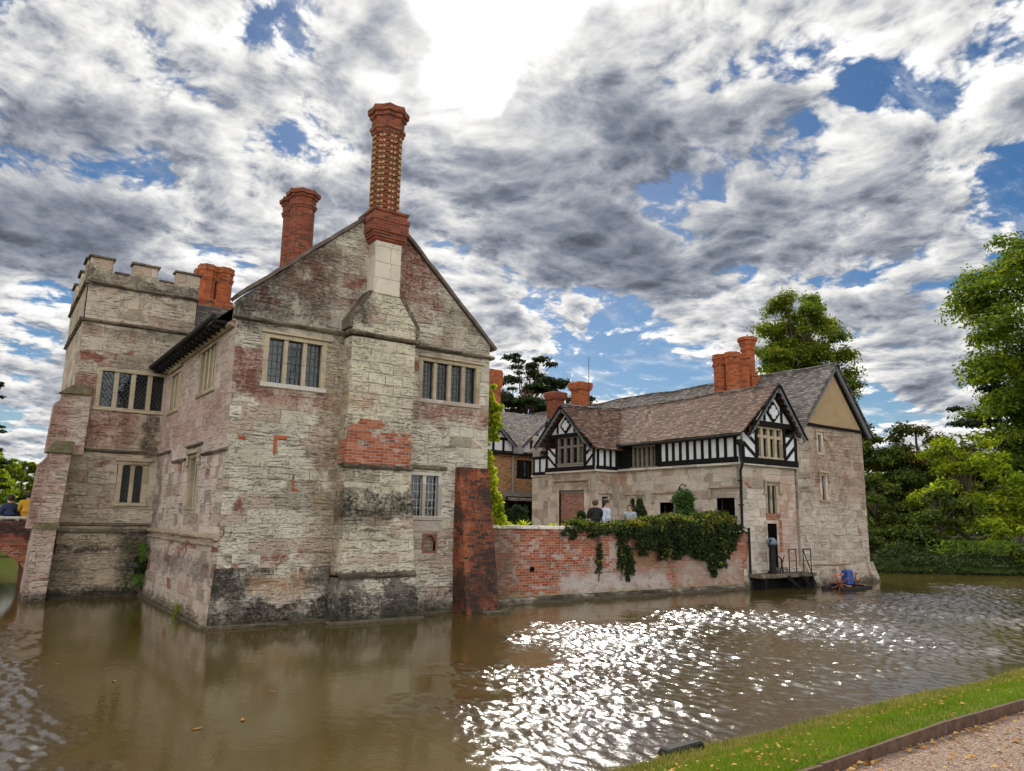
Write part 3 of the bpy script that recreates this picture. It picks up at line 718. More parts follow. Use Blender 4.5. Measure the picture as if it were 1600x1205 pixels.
wfF = WF('y', YF, -1); wfS = WF('x', X0, -1)
window(house, wfF, *W1[:2], *W1[2:], 3, grid=(3, 6), curtain=(0, 2), hood=False, fw=.11, mw=.1)
window(house, wfF, *W2[:2], *W2[2:], 4, grid=(3, 8), curtain=(0, 2, 3), hood=False, fw=.11, mw=.11)
w3 = window(house, wfF, *W3[:2], *W3[2:], 2, grid=(3, 5), fw=.1, mw=.1, mat='sill', lead='came_pale')
hm = MB(); wfF.box(hm, W3[0] - .25, W3[1] + .16, 3.62, 3.71, -.09, 0); hm.build('hood_mould', MS['string'], w3, bevel=.01)
ap = MB(); wfF.box(ap, W3[0] - .05, W3[1] + .02, 2.02, 2.3, -.035, .05); ap.build('apron_stone', MS['sill'], w3, bevel=.01)
lt = MB(); wfF.box(lt, W1[0] - .14, W1[1] + .18, W1[3] + .1, W1[3] + .17, -.07, 0); wfF.box(lt, W2[0] - .1, W2[1] + .14, W2[3] + .1, W2[3] + .17, -.07, 0)
lt.build('window_lintel', MS['dressed'], house, bevel=.012)
window(house, wfS, *SW1[:2], *SW1[2:], 4, grid=(2, 6), fw=.1, mw=.11, sill='dressed', hood=True, hooddrop=0)
window(house, wfS, *SW2[:2], *SW2[2:], 3, grid=(2, 6), fw=.1, mw=.11, sill='dressed', hood=True, hooddrop=0)
window(house, wfS, *SW3[:2], *SW3[2:], 2, grid=(2, 6), fw=.12, mw=.1, sill='dressed', arch=True, hood=True, diamond=True)
# niche
ni = MB(); wfF.box(ni, NI[0] - .05, NI[0], NI[2] - .05, NI[3] + .05, -.015, .1); wfF.box(ni, NI[1], NI[1] + .05, NI[2] - .05, NI[3] + .05, -.015, .1)
wfF.box(ni, NI[0], NI[1], NI[2] - .05, NI[2], -.015, .1); wfF.box(ni, NI[0], NI[1], NI[3], NI[3] + .05, -.015, .1)
R = (NI[1] - NI[0]) / 2
for s in (0, 1):
    pts = [(NI[0] if s == 0 else NI[1], NI[3])]
    for i in range(7):
        t = math.pi / 2 * i / 6; pts.append((NI[0] + R + (-1 if s == 0 else 1) * R * math.sin(t), NI[3] - R + R * math.cos(t)))
    wfF.prism(ni, pts, 0.0, .09)
nio = ni.build('niche', plain('red_sandstone', (.24, .09, .065), .9, 0, .3), house)
nb = MB(); wfF.box(nb, *NI, .2, .25); nb.build('niche_back', MS['tower_plinth'], nio)
# odd bricks let into the ashlar
ob = MB()
wfF.box(ob, 5.42, 5.72, 4.12, 4.2, -.02, .05); wfF.box(ob, 5.42, 5.49, 3.78, 4.12, -.02, .05); wfF.box(ob, 4.62, 4.78, 4.06, 4.13, -.02, .05); wfF.box(ob, 5.92, 5.96, 2.95, 3.3, -.012, .05); wfF.box(ob, 5.96, 6.06, 2.93, 2.99, -.012, .05)
wfF.box(ob, 10.4, 10.9, 2.0, 2.0001, .1, .2)
ob.build('brick_insert', MS['brick_orange'], house)
# brick buttress at the right corner
bt = MB()
bt.hexa([(10.32, 16.22, -.6), (11.32, 16.22, -.6), (11.55, YF + .2, -.6), (10.32, YF + .0, -.6), (10.34, 16.9, 3.72), (11.34, 16.98, 3.72), (11.36, YF - .0, 3.72), (10.34, YF - .0, 3.72)])
bt.build('brick_buttress', MS['brick_buttress'], house)
b5 = MB(); b5.box(10.75, 11.5, 16.08, 16.3, -.5, .07); b5.build('buttress_foot', MS['string_pale'], house, bevel=.02)

# ================================================================ the crenellated tower
tower = thing('stone_tower', (3.4, TY, 0), 'crenellated stone tower with a stepped corner buttress left of the gabled house', 'tower')
TL, TR = 1.95, 5.1
tw = MB()
TW1 = (2.57, 4.40, 5.48, 6.57); TW2 = (3.38, 4.07, 2.67, 3.8)
wall(tw, 'y', TY, TL, TR, 2.0, 8.05, [TW1, TW2], -1, .25)
wall(tw, 'y', TY - .0, TL + .03, TR - .03, 8.05, 9.22, [], -1)
tw.quad((TL, TY, 1.), (TL, 30, 1.), (TL, 30, 9.2), (TL, TY, 9.2)); tw.quad((TR, TY, 5), (TR, TY, 9.2), (TR, 30, 9.2), (TR, 30, 5))
tw.quad((TL, 30, 1), (TR, 30, 1), (TR, 30, 9.2), (TL, 30, 9.2)); tw.quad((TL, TY, 9.2), (TR, TY, 9.2), (TR, 30, 9.2), (TL, 30, 9.2))
tw.build('wall', MS['tower'], tower, fix=False)
ts = MB()
rough_band(ts, 'y', TY, -1, TL - .1, TR, 8.05, .12, .10); rough_band(ts, 'x', TL, -1, TY - .1, 30, 8.05, .12, .10)
rough_band(ts, 'y', TY, -1, TL - .05, TR, 9.22, .12, .09, jit=.02); rough_band(ts, 'x', TL, -1, TY - .08, 30, 9.22, .12, .09)
rough_band(ts, 'y', TY, -1, 2.3, X0 - .05, 4.17, .11, .08)
rough_band(ts, 'y', TY, -1, TL, X0 - .05, 2.02, .1, .12); rough_band(ts, 'y', TY - .12, -1, TL, X0 - .05, 1.84, .1, .08)
ts.build('string_course', MS['string'], tower)
pp = MB()
pp.box(TL, TR, TY - .04, TY + .3, 9.25, 9.6)
pp.box(TL - .04, TL + .3, TY + .3, 30, 9.25, 9.6)
pp.box(TR - .3, TR, TY + .3, 30, 9.25, 9.6); pp.box(TL, TR, 29.7, 30, 9.25, 9.6)
bat = pp.build('parapet', MS['tower'], tower)
cr = MB()
for a, b in ((TL, 2.58), (3.12, 3.84), (4.37, TR)):
    cr.box(a + .01, b, TY - .03, TY + .29, 9.6, 10.0)
for a, b in ((TY + .31, 25.9), (26.8, 27.6), (28.5, 29.4)): cr.box(TL - .03, TL + .28, a, b, 9.6, 10.0)
for a, b in ((TY + .8, 26.2), (27, 27.8), (28.6, 29.6)): cr.box(TR - .28, TR - .01, a, b, 9.6, 10.0)
cr.build('merlons', MS['tower'], bat, bevel=.015)
cc = MB()
for a, b in ((TL, 2.58), (3.12, 3.84), (4.37, TR)): cc.box(a - .05, b + .05, TY - .09, TY + .34, 10.0, 10.07)
for a, b in ((TY + .35, 25.9), (26.8, 27.6), (28.5, 29.4)): cc.box(TL - .1, TL + .33, a - .04, b + .04, 10.0, 10.07)
for a, b in ((2.58, 3.12), (3.84, 4.37)): cc.box(a + .05, b - .05, TY - .08, TY + .33, 9.6, 9.66)
cc.build('parapet_coping', MS['string'], bat, bevel=.015, jit=.008)
tp = MB()
tp.hexa([(1.5, TY - .42, -.6), (TR, TY - .42, -.6), (TR, 27, -.6), (1.5, 27, -.6), (TL, TY - .2, 1.38), (TR, TY - .2, 1.38), (TR, 27, 1.38), (TL, 27, 1.38)])
tp.hexa([(TL, TY - .14, 1.38), (TR, TY - .14, 1.38), (TR, 27, 1.38), (TL, 27, 1.38), (TL, TY - .05, 2.02), (TR, TY - .05, 2.02), (TR, 27, 2.02), (TL, 27, 2.02)])
tp.build('plinth', MS['tower_plinth'], tower)
tl = MB(); tl.box(1.9, X0 - .1, TY - .52, TY - .4, -.4, .07); tl.build('water_ledge', MS['tower_plinth'], tower, bevel=.02)
wfT = WF('y', TY, -1)
window(tower, wfT, *TW1[:2], *TW1[2:], 4, grid=(3, 9), diamond=True, fw=.11, mw=.13, depth=.1, sill='dressed', label='wide window of four lights with diamond leading')
window(tower, wfT, *TW2[:2], *TW2[2:], 2, grid=(3, 9), diamond=True, arch=True, fw=.13, mw=.11, sill='dressed', hood=True, hooddrop=.0)
# stepped corner buttress (front and side)
bu = MB()
bu.taper((1.22, 1.76, 23.95, 25.5), (1.36, 1.88, 24.12, 25.5), -.6, 1.95)
bu.taper((1.42, 1.9, 24.16, 25.5), (1.5, 2.02, 24.3, 25.5), 1.95, 4.0)
bu.taper((1.60, 2.35, 24.72, 25.5), (1.66, 2.4, 24.78, 25.5), 4.0, 5.75)
bu.taper((1.2, 1.6, 24.9, 25.6), (1.3, 1.66, 24.95, 25.6), 1.9, 3.7)
bu.taper((1.3, 1.66, 24.95, 25.6), (1.62, 1.66, 24.95, 25.6), 3.7, 4.05)
bu.taper((1.43, 1.7, 24.92, 25.6), (1.5, 1.7, 24.95, 25.6), 4.05, 5.45)
bu.taper((1.5, 1.7, 24.95, 25.6), (1.8, 1.9, 24.95, 25.6), 5.45, 5.75)
bo_ = bu.build('buttress', MS['buttress'], tower)
bw = MB()
bw.taper((1.42, 2.06, 24.2, 25), (1.62, 2.1, 24.74, 25), 4.0, 4.38)
bw.taper((1.56, 2.4, 24.68, 25), (1.9, 2.4, 24.86, 25), 5.75, 6.05)
bw.taper((1.34, 1.95, 24.06, 25), (1.42, 1.93, 24.16, 25), 1.9, 2.08)
bw.build('weathering', plain('mossy_slab', (.12, .10, .05), .95, 0, .5, 7, .8), bo_, bevel=.012)
# tiled range running right behind the gabled house
grange = thing('gatehouse_range', (9, 27, 0), 'low grey tiled range squeezed between tower and gabled house, with orange chimney cluster', 'house')
gw = MB(); gw.box(TR + .02, 12, 25.2, 29.6, .5, 7.3); gw.build('wall', MS['tower'], grange)
gr = MB()
gr.quad((TR + .01, 24.9, 7.2), (11.5, 24.9, 7.2), (11.5, 27, 9.76), (TR + .01, 27, 9.76)); gr.quad((TR + .01, 27, 9.76), (11.5, 27, 9.76), (11.5, 30, 7.2), (TR + .01, 30, 7.2))
gro = gr.build('roof', MS['tiles_grey'], grange, fix=False)
rl = MB(); rl.tube([(TR, 27, 9.79), (7.3, 27, 9.77), (11.5, 27, 9.76)], .09, 8); rl.build('ridge', MS['lead'], gro)
c3 = MB(); c3.box(5.5, 6.7, 26.9, 28.1, 9.0, 9.9); c3o = c3.build('chimney', MS['brick_orange'], grange)
for dx, dy in ((5.8, 27.2), (6.4, 27.25), (5.8, 27.8), (6.42, 27.85)):
    chimney_shaft(c3o, dx, dy, .29, 9.85, 11.15 + RND.uniform(-.03, .06), 'brick_orange', capr=1.2)
# ================================================================ timber framed range on the right of the court
XR, XE = 23.1, 26.55
YR = 17.7
TZ = 1.3   # court level
rng = thing('timber_framed_range', (25, YR, 0), 'black and white timber framed range over buff stone, its jettied gable facing the moat', 'house')
PX = 21.75; PY0, PY1 = 24.2, 27.55   # porch bay
rw = MB()
RD1 = (17.98, 18.8, TZ, 3.3)      # doorway by the corner (y range)
RD2 = (21.0, 21.75, TZ, 3.15)
RW3 = (22.8, 23.62, 2.2, 3.35)
RW4 = (17.7 + 6.95, 17.7 + 7.3, 2.2, 3.4)
FW = (24.68, 25.36, 2.75, 3.82); FD = (24.68, 25.18, .56, 2.3)
wall(rw, 'x', XR, YR, 24.2, -.2, 4.55, [RD1, RD2, RW3], -1, .4)
wall(rw, 'x', 22.3, PY1, 29.5, 0, 4.5, [], -1)
rw.quad((22.3, 29.5, 0), (XE, 29.5, 0), (XE, 29.5, 6.5), (22.3, 29.5, 6.5))
wall(rw, 'y', YR, XR, XE, .7, 4.6, [FW, FD] if False else [(24.68, 25.36, 2.75, 3.82)], -1, .25)
rwo = rw.build('wall', MS['range'], rng, fix=False)
PD = (24.98, 26.72, TZ, 3.7)
pw = MB()
wall(pw, 'x', PX, PY0, PY1, 0, 4.5, [PD], -1, .2)
wall(pw, 'y', PY0, PX, XR, 0, 4.5, [(22.05, 22.5, 2.4, 3.4)], -1, .3)
pw.quad((PX, PY1, 0), (22.3, PY1, 0), (22.3, PY1, 4.5), (PX, PY1, 4.5))
pw.build('porch_wall', MS['range'], rng, fix=False)
rp = MB()
rp.hexa([(XR - .1, YR - .2, -.6), (27.0, YR - .2, -.6), (27.0, YR + .3, -.6), (XR - .1, YR + .3, -.6), (XR - .02, YR - .04, .72), (27.0, YR - .04, .72), (27.0, YR + .3, .72), (XR - .02, YR + .3, .72)])
rp.build('plinth', MS['plinth'], rng)

def timber_panel(root, wf, u0, u1, z0, z1, posts, braces=(), label=None, rail=.2, pw_=.13):
    """white panels behind black posts: posts = list of u centres"""
    p = MB(); wf.box(p, u0, u1, z0, z1, .0, .12); po = p.build('plaster_panel', MS['plaster'], root)
    t = MB()
    wf.box(t, u0, u1, z0 - .005, z0 + rail, -.05, -.001); wf.box(t, u0, u1, z1 - .13, z1, -.05, -.001)
    for u in posts: wf.box(t, u - pw_ / 2, u + pw_ / 2, z0 + rail, z1 - .13, -.045 + RND.uniform(-.006, .006), -.002)
    for (a, b) in braces: wf.bar(t, a, b, .13, -.02, .035)
    t.build('timber_frame', MS['timber'], root, bevel=.006)
    return po
# courtyard face (faces -x)
wx = WF('x', XR - .1, -1)
ps = [17.72 + .33 * i for i in range(11)]
timber_panel(rng, wx, YR - .05, 21.15, 4.62, 5.68, [17.78] + [18.22 + .375 * i for i in range(8)])
timber_panel(rng, wx, 21.15, 21.5, 4.62, 5.68, [21.2])
wr = MB()  # shadowed recessed wooden window run
wx2 = WF('x', XR + .02, -1)
window(rng, wx2, 22.0, 23.35, 4.68, 5.5, 5, fw=.12, mw=.12, mat='grey_wood', sill='grey_wood', grid=(2, 4), depth=.14, proud=0., label='weathered wooden mullioned window under the eave')
fr = MB(); wx2.box(fr, 21.5, 22.0, 4.62, 5.68, 0, .1); wx2.box(fr, 23.35, 24.2, 4.62, 5.68, 0.0, .1); fr.build('dark_boarding', MS['timber'], rng)
# ledges between stone and timber
lb = MB()
lb.box(XR - .18, XR, YR - .12, 24.2, 4.52, 4.6); lb.box(XR - .1, XE, YR - .16, YR - .0, 4.52, 4.6)
lb.box(PX - .14, PX, PY0 - .1, PY1 + .05, 4.47, 4.56); lb.box(PX - .14, XR - .18, PY0 - .12, PY0, 4.47, 4.56); lb.box(22.2, 22.3, PY1 + .05, 29.5, 4.42, 4.5)
lb.build('stone_ledge', MS['sill'], rng, bevel=.012, jit=.006)
# moat-facing gable -----------------------------------------------------
wy = WF('y', YR - .12, -1)
gz0 = 4.62
GX = 25.1
BW = (24.02, 25.72, 4.9, 6.0)
p = MB()
for (a, b, c_, d) in ((23.2, 24.02, gz0, 5.75), (25.72, 26.55, gz0, 5.75)): wy.box(p, a, b, c_, d, 0, .12)
wy.prism(p, [(23.8, 6.22), (26.4, 6.22), (GX, 7.45)], 0, .12)
wy.box(p, 24.02, 25.72, gz0, 4.88, 0, .12)
p.build('plaster_panel', MS['plaster'], rng)
t = MB()
wy.box(t, 23.1, 26.6, gz0 - .04, gz0 + .2, -.06, -.001)
wy.box(t, 23.75, 26.45, 6.06, 6.28, -.07, -.001)
for u, zt in ((23.17, 5.4), (23.98, 6.06), (25.76, 6.06), (26.5, 5.75)): wy.box(t, u - .07, u + .07, gz0 + .2, zt, -.05, -.001)
for z in (4.95, 5.45):
    wy.bar(t, (23.2, z + .42), (23.92, z - .08), .12, -.025, .04); wy.bar(t, (25.84, z - .08), (26.44, z + .42), .12, -.025, .04)
for u in (24.55, 25.65): wy.box(t, u - .06, u + .06, 6.3, 6.95, -.05, -.001)
for (a, b) in (((24.72, 6.66), (GX, 6.3)), ((GX, 6.3), (25.48, 6.66)), ((25.48, 6.66), (GX, 7.1)), ((GX, 7.1), (24.72, 6.66))): wy.bar(t, a, b, .1, -.03, .045)
for s in (-1, 1): wy.bar(t, (GX + s * .1, 7.38), (GX + s * 1.35, 6.15), .12, -.03, .05)
t.build('timber_frame', MS['timber'], rng, bevel=.006)
def quatrefoil(root, wf, u, z, r):
    m = MB()
    for du, dz in ((0, r), (0, -r), (r, 0), (-r, 0)):
        pts = [(u + du * .62 + r * .5 * math.cos(k * math.pi / 6), z + dz * .62 + r * .5 * math.sin(k * math.pi / 6)) for k in range(12)]
        wf.prism(m, pts, -.075 - .001 * (du > 0) - .002 * (dz > 0) - .003 * (dz < 0), .0)
    wf.box(m, u - r * .4, u + r * .4, z - r * .4, z + r * .4, -.08, 0)
    m.build('quatrefoil', MS['plaster'], root, bevel=.006)
    k = MB()
    pts = lambda s: [(u + s * r * math.cos(i * math.pi / 2) * 1.0, z + s * r * 1.05 * math.sin(i * math.pi / 2)) for i in range(4)]
    wf.prism(k, pts(1.55), -.04, 0)
    k.build('quatrefoil_ground', MS['timber'], root)
quatrefoil(rng, wy, GX, 6.68, .25)
window(rng, WF('y', YR - .1, -1), *BW, 4, fw=.14, mw=.16, mat='dressed', sill='dressed', grid=(2, 6), transom=5.68, depth=.14, diamond=False, label='four light window in the moat gable with a transom')
# porch gable facing the court -------------------------------------------
wp = WF('x', PX - .1, -1)
GY = 26.1
p = MB()
for (a, b) in ((PY0 - .02, 24.75), (26.8, PY1)): wp.box(p, a, b, 4.56, 5.6, 0, .12)
wp.prism(p, [(24.95, 6.25), (27.2, 6.25), (GY, 7.25)], 0, .12); wp.box(p, 24.75, 26.8, 4.56, 4.86, .0, .12)
p.build('plaster_panel', MS['plaster'], rng)
t = MB()
wp.box(t, PY0 - .06, PY1 + .05, 4.55, 4.74, -.06, -.001); wp.box(t, 24.85, 27.35, 6.08, 6.26, -.07, -.001)
for u, zt in ((24.2, 5.55), (24.78, 6.05), (26.78, 6.08), (27.5, 5.85)): wp.box(t, u - .07, u + .07, 4.74, zt, -.05, -.001)
for z in (4.92, 5.36):
    wp.bar(t, (24.25, z + .3), (24.7, z - .1), .1, -.025, .04); wp.bar(t, (26.88, z - .1), (27.42, z + .35), .1, -.025, .04)
for u in (25.5, 26.7): wp.box(t, u - .055, u + .055, 6.3, 6.85, -.05, -.001)
for (a, b) in (((25.75, 6.62), (GY, 6.3)), ((GY, 6.3), (26.45, 6.62)), ((26.45, 6.62), (GY, 7.0)), ((GY, 7.0), (25.75, 6.62))): wp.bar(t, a, b, .1, -.03, .045)
t.build('timber_frame', MS['timber'], rng, bevel=.006)
quatrefoil(rng, wp, GY, 6.64, .22)
window(rng, wp, 24.85, 26.7, 4.9, 6.05, 4, fw=.14, mw=.13, mat='grey_wood', sill='grey_wood', grid=(2, 5), transom=5.65, depth=.14, proud=0, label='wooden bay window of four lights in the porch gable')
wq = WF('y', PY0 - .06, -1)
timber_panel(rng, wq, PX - .05, XR - .12, 4.56, 5.6, [21.8, 22.2, 22.55, 22.9], rail=.16, pw_=.12)
wz = WF('x', 22.2, -1)
timber_panel(rng, wz, PY1 + .05, 29.3, 4.5, 5.4, [PY1 + .12, 28.2, 28.75, 29.22], rail=.14, pw_=.1)
# roofs -------------------------------------------------------------------
RZ, RX = 7.75, 25.14
EZ, EX = 5.66, XR - .32
def sag(y, k=.05): return -.05 * math.sin((y - 17.3) / 12 * math.pi) + k * .35 * math.sin(y * 1.3) + k * .2 * math.sin(y * 3.1 + 1)
rf = MB(); n = 40
ys = [YR - .42 + (30.6 - YR + .42) * i / n for i in range(n + 1)]
for i in range(n):
    a, b = ys[i], ys[i + 1]
    for j in range(4):
        f0, f1 = j / 4, (j + 1) / 4
        L = lambda y, f: (EX + (RX - EX) * f, y, EZ + (RZ - EZ) * f + sag(y) * (.4 + .6 * f) - .05 * math.sin(f * math.pi))
        rf.quad(L(a, f0), L(b, f0), L(b, f1), L(a, f1))
        Rr = lambda y, f: (RX + (26.85 - RX) * f, y, RZ + (5.8 - RZ) * f + sag(y) * (1 - .6 * f))
        rf.quad(Rr(a, f0), Rr(b, f0), Rr(b, f1), Rr(a, f1))
# porch roof: ridge along x
PZ = 7.5
for s, ye, ze in ((-1, 23.75, 5.45), (1, 28.05, 5.75)):
    for i in range(6):
        xa, xb = PX - .42 + (RX - PX + .42) * i / 6, PX - .42 + (RX - PX + .42) * (i + 1) / 6
        za, zb = PZ + .04 * i, PZ + .04 * (i + 1)
        rf.quad((xa, ye, ze), (xb, ye, ze), (xb, GY, zb), (xa, GY, za))
ro = rf.build('roof', MS['tiles_brown'], rng, fix=False)
sld = ro.modifiers.new('thickness', 'SOLIDIFY'); sld.thickness = .06; sld.offset = -1
rt = MB(); rt.tube([(RX, y, RZ + sag(y) + .02) for y in ys[::3]] + [(RX, 29.6, RZ)], .085, 8); rt.tube([(PX - .42, GY, PZ + .03), (23.5, GY, PZ + .12), (RX, GY, RZ - .03)], .08, 8)
rt.build('ridge_tiles', MS['tiles_grey'], ro)
# bargeboards with scalloped lower edge
def barge(root, wf, apex, foot, w=.16, d0=-.34, d1=-.28, scal=.07):
    m = MB(); a = Vector(apex); b = Vector(foot); L = (b - a).length; d = (b - a) / L; n = Vector((d.y, -d.x));
    if n.y > 0: n = -n
    k = max(6, int(L / .26)); pts_top = []; pts_bot = []
    for i in range(k * 6 + 1):
        t = L * i / (k * 6); q = a + d * t
        s_ = w - scal * abs(math.sin(math.pi * i / 6))
        pts_bot.append((q.x + n.x * s_, q.y + n.y * s_)); pts_top.append((q.x, q.y))
    for i in range(k * 6):
        wf.prism(m, [pts_top[i], pts_top[i + 1], pts_bot[i + 1], pts_bot[i]], d0, d1)
    o = m.build('bargeboard', MS['barge'], root)
    m = MB(); a2, b2 = apex, foot
    wf.bar(m, (a.x - n.x * .03, a.y - n.y * .03), (b.x - n.x * .03, b.y - n.y * .03), .045, d0 - .03, .06); m.build('barge_moulding', MS['timber'], o)
barge(rng, wy, (GX + .03, 7.72), (23.1, 5.58)); barge(rng, wy, (GX + .03, 7.72), (26.8, 5.65))
barge(rng, wp, (GY, 7.47), (24.0, 5.42)); barge(rng, wp, (GY, 7.47), (28.05, 5.7))
gt = MB(); gt.tube([(EX - .05, YR - .35, 5.6), (EX - .05, 21, 5.58), (EX - .05, 23.7, 5.6)], .055, 8); gt.build('gutter', MS['iron'], ro)
# openings ----------------------------------------------------------------
wr_ = WF('x', XR, -1)
doorway(rng, wr_, *RD1); doorway(rng, wr_, *RD2)
window(rng, wr_, *RW3[:2], *RW3[2:], 2, fw=.12, mw=.1, arch=True, grid=(2, 6), hood=True, hooddrop=0, sill='dressed', mat='range')
window(rng, WF('y', PY0, -1), 22.05, 22.5, 2.4, 3.4, 1, fw=.1, grid=(2, 6), sill='dressed', mat='range', hood=True, hooddrop=0)
wfp = WF('x', PX, -1)
do = doorway(rng, wfp, *PD, fill='brick_patch2', mat='range') if False else None
o = MB(); wfp.box(o, PD[0] - .16, PD[0], PD[2], PD[3], -.02, .22); wfp.box(o, PD[1], PD[1] + .16, PD[2], PD[3], -.02, .22); wfp.box(o, PD[0] - .16, PD[1] + .16, PD[3], PD[3] + .18, -.02, .22)
pdo = o.build('doorway', MS['range'], rng, bevel=.02)
b = MB(); wfp.box(b, PD[0] + .08, PD[1], PD[2], PD[3] - .16, .1, .2); b.build('brick_infill', brick('pale_red_infill', cols=((.26, .10, .07), (.34, .15, .11), (.40, .22, .17)), white=.2, black=.05, mortar=(.36, .28, .22), bw=.2), pdo)
b = MB(); wfp.box(b, PD[0] + .08, PD[1], PD[3] - .16, PD[3], .08, .2); wfp.box(b, PD[0], PD[0] + .08, PD[2], PD[3], .15, .22); b.build('door_head', MS['grey_wood'], pdo)
h = MB(); wfp.box(h, PD[0] - .42, PD[1] + .42, 4.08, 4.17, -.1, 0)
for a in (PD[0] - .42, PD[1] + .33): wfp.box(h, a, a + .09, 3.72, 4.08, -.08, 0); wfp.box(h, a - .06, a + .15, 3.64, 3.72, -.1, 0)
h.build('hood_mould', MS['string_pale'], pdo, bevel=.015)
wfy = WF('y', YR, -1)
window(rng, wfy, 24.68, 25.36, 2.75, 3.82, 2, fw=.12, mw=.1, arch=True, grid=(2, 6), hood=True, hooddrop=.4, sill='brick_patch', mat='dressed')
dd = MB(); wfy.box(dd, 24.62, 25.2, .56, 2.36, -.012, .1); ddo = dd.build('door', MS['dark'], rng)
ds = MB(); wfy.box(ds, 24.5, 24.62, .56, 2.36, -.03, .0); wfy.box(ds, 25.2, 25.32, .56, 2.36, -.03, .0); wfy.box(ds, 24.5, 25.32, 2.36, 2.48, -.04, 0); ds.build('door_frame', MS['range'], ddo, bevel=.01)
bp_ = MB(); wfy.box(bp_, 24.6, 25.42, 2.5, 2.68, -.018, .0); wfy.box(bp_, 25.33, 25.55, 1.3, 2.5, -.015, 0); bp_.build('brick_patch', MS['brick_patch'], rng)
# drainpipe at the corner
dp = MB(); dp.tube([(XR - .1, YR - .12, 5.3), (XR - .1, YR - .16, 4.7), (XR - .1, YR - .22, 4.55), (XR - .1, YR - .12, 4.3), (XR - .1, YR - .1, 2.2)], .05, 8); dp.box(XR - .18, XR - .02, YR - .22, YR - .04, 5.25, 5.45)
for z in (3.9, 3.0): dp.box(XR - .17, XR - .03, YR - .16, YR - .02, z, z + .05)
dp.tube([(XR + .25, YR - .12, 2.2), (XR + .25, YR - .12, .3)], .045, 8)
dp.build('drainpipe', MS['iron'], rng)
# light bracket over the doorway
lbk = MB(); lbk.tube([(XR, 20.3, 3.78), (XR - .25, 20.3, 3.85), (XR - .4, 20.3, 3.74)], .02, 6); lbk.tube([(XR - .4, 20.3, 3.74), (XR - .4, 20.3, 3.6)], [.03, .09], 8); lbk.build('wall_light', MS['iron'], rng)

# ================================================================ the big gabled block at the right end
blk = thing('gabled_block', (29.4, 17.65, 0), 'tall brown stone block with a tan rendered gable at the right end by the moat', 'house')
BX0, BX1, YB = 26.62, 31.6, 17.62
BA = (29.47, 9.02)
bm_ = MB()
W1b = (28.15, 28.5, 5.3, 6.05); W2b = (28.25, 28.65, 3.35, 4.35)
wall(bm_, 'y', YB, BX0, BX1, .78, 6.42, [W1b, W2b], -1, .25)
bm_.quad((BX0, YB, 0), (BX0, 38, 0), (BX0, 38, 6.2), (BX0, YB, 6.2)); bm_.quad((BX1, YB, 0), (BX1, YB, 6.4), (BX1, 42, 6.4), (BX1, 42, 0)); bm_.quad((BX0, 42, 0), (BX1, 42, 0), (BX1, 42, 6.3), (BX0, 42, 6.3))
bm_.build('wall', MS['block'], blk, fix=False)
tn = MB(); tn.prism([(27.1, 6.5), (31.62, 6.42), (BA[0], BA[1] - .12)], 'y', YB - .05, YB + .2); tn.build('gable_render', MS['tan'], blk)
bx = MB(); wb = WF('y', YB, -1)
wb.box(bx, 27.2, BX1 + .05, 6.36, 6.46, -.12, 0); bx.build('gable_sill', MS['timber'], blk)
bb = MB()
wb.bar(bb, (BA[0], BA[1] + .02), (26.55, 5.9), .16, -.2, .1); wb.bar(bb, (BA[0], BA[1] + .02), (31.9, 6.15), .16, -.2, .1)
bb.build('bargeboard', MS['barge'], blk)
b3 = MB(); wb.bar(b3, (BA[0], BA[1] - .12), (26.75, 5.96), .1, -.1, .12); wb.bar(b3, (BA[0], BA[1] - .12), (31.75, 6.2), .1, -.1, .12); b3.build('verge', MS['timber'], blk)
rf = MB(); n = 30
ys = [YB - .32 + (42.5 - YB + .32) * i / n for i in range(n + 1)]
sg = lambda y: .04 * math.sin(y * .9) + .025 * math.sin(y * 2.3)
for i in range(n):
    a, b = ys[i], ys[i + 1]
    rf.quad((26.5, a, 5.95 + sg(a) * .5), (26.5, b, 5.95 + sg(b) * .5), (BA[0], b, 9.16 + sg(b)), (BA[0], a, 9.16 + sg(a)))
    rf.quad((BA[0], a, 9.16 + sg(a)), (BA[0], b, 9.16 + sg(b)), (32.0, b, 6.2), (32.0, a, 6.2))
bro = rf.build('roof', MS['tiles_grey'], blk, fix=False)
sl = bro.modifiers.new('thickness', 'SOLIDIFY'); sl.thickness = .07; sl.offset = -1
rt = MB(); rt.tube([(BA[0], y, 9.2 + sg(y)) for y in ys], .08, 8); rt.build('ridge_tiles', MS['tiles_grey'], bro)
bpl = MB()
bpl.hexa([(26.4, YB - .3, -.6), (BX1 + .2, YB - .3, -.6), (BX1 + .2, YB + .4, -.6), (26.4, YB + .4, -.6), (BX0, YB - .03, .8), (BX1 + .02, YB - .03, .8), (BX1 + .02, YB + .4, .8), (BX0, YB + .4, .8)])
bpl.build('plinth', MS['block'], blk)
bst = MB(); rough_band(bst, 'y', YB - .02, -1, BX0, 29.9, .78, .12, .1); bst.build('string_course', MS['string_pale'], blk)
bbt = MB()
bbt.hexa([(31.2, 17.2, -.4), (31.85, 17.15, -.4), (31.9, 18.2, -.4), (31.2, 18.2, -.4), (31.25, 17.52, .8), (31.66, 17.52, .8), (31.66, 18.2, .8), (31.25, 18.2, .8)])
bbt.hexa([(26.65, 16.75, -.4), (27.1, 16.75, -.4), (27.3, 17.6, -.4), (26.65, 17.6, -.4), (26.7, 17.5, .75), (27.05, 17.5, .75), (27.05, 17.6, .75), (26.7, 17.6, .75)])
bbt.build('corner_buttress', MS['block'], blk)
window(blk, wb, *W1b[:2], *W1b[2:], 1, fw=.12, grid=(2, 5), hood=True, hooddrop=.25, sill='dressed', mat='range')
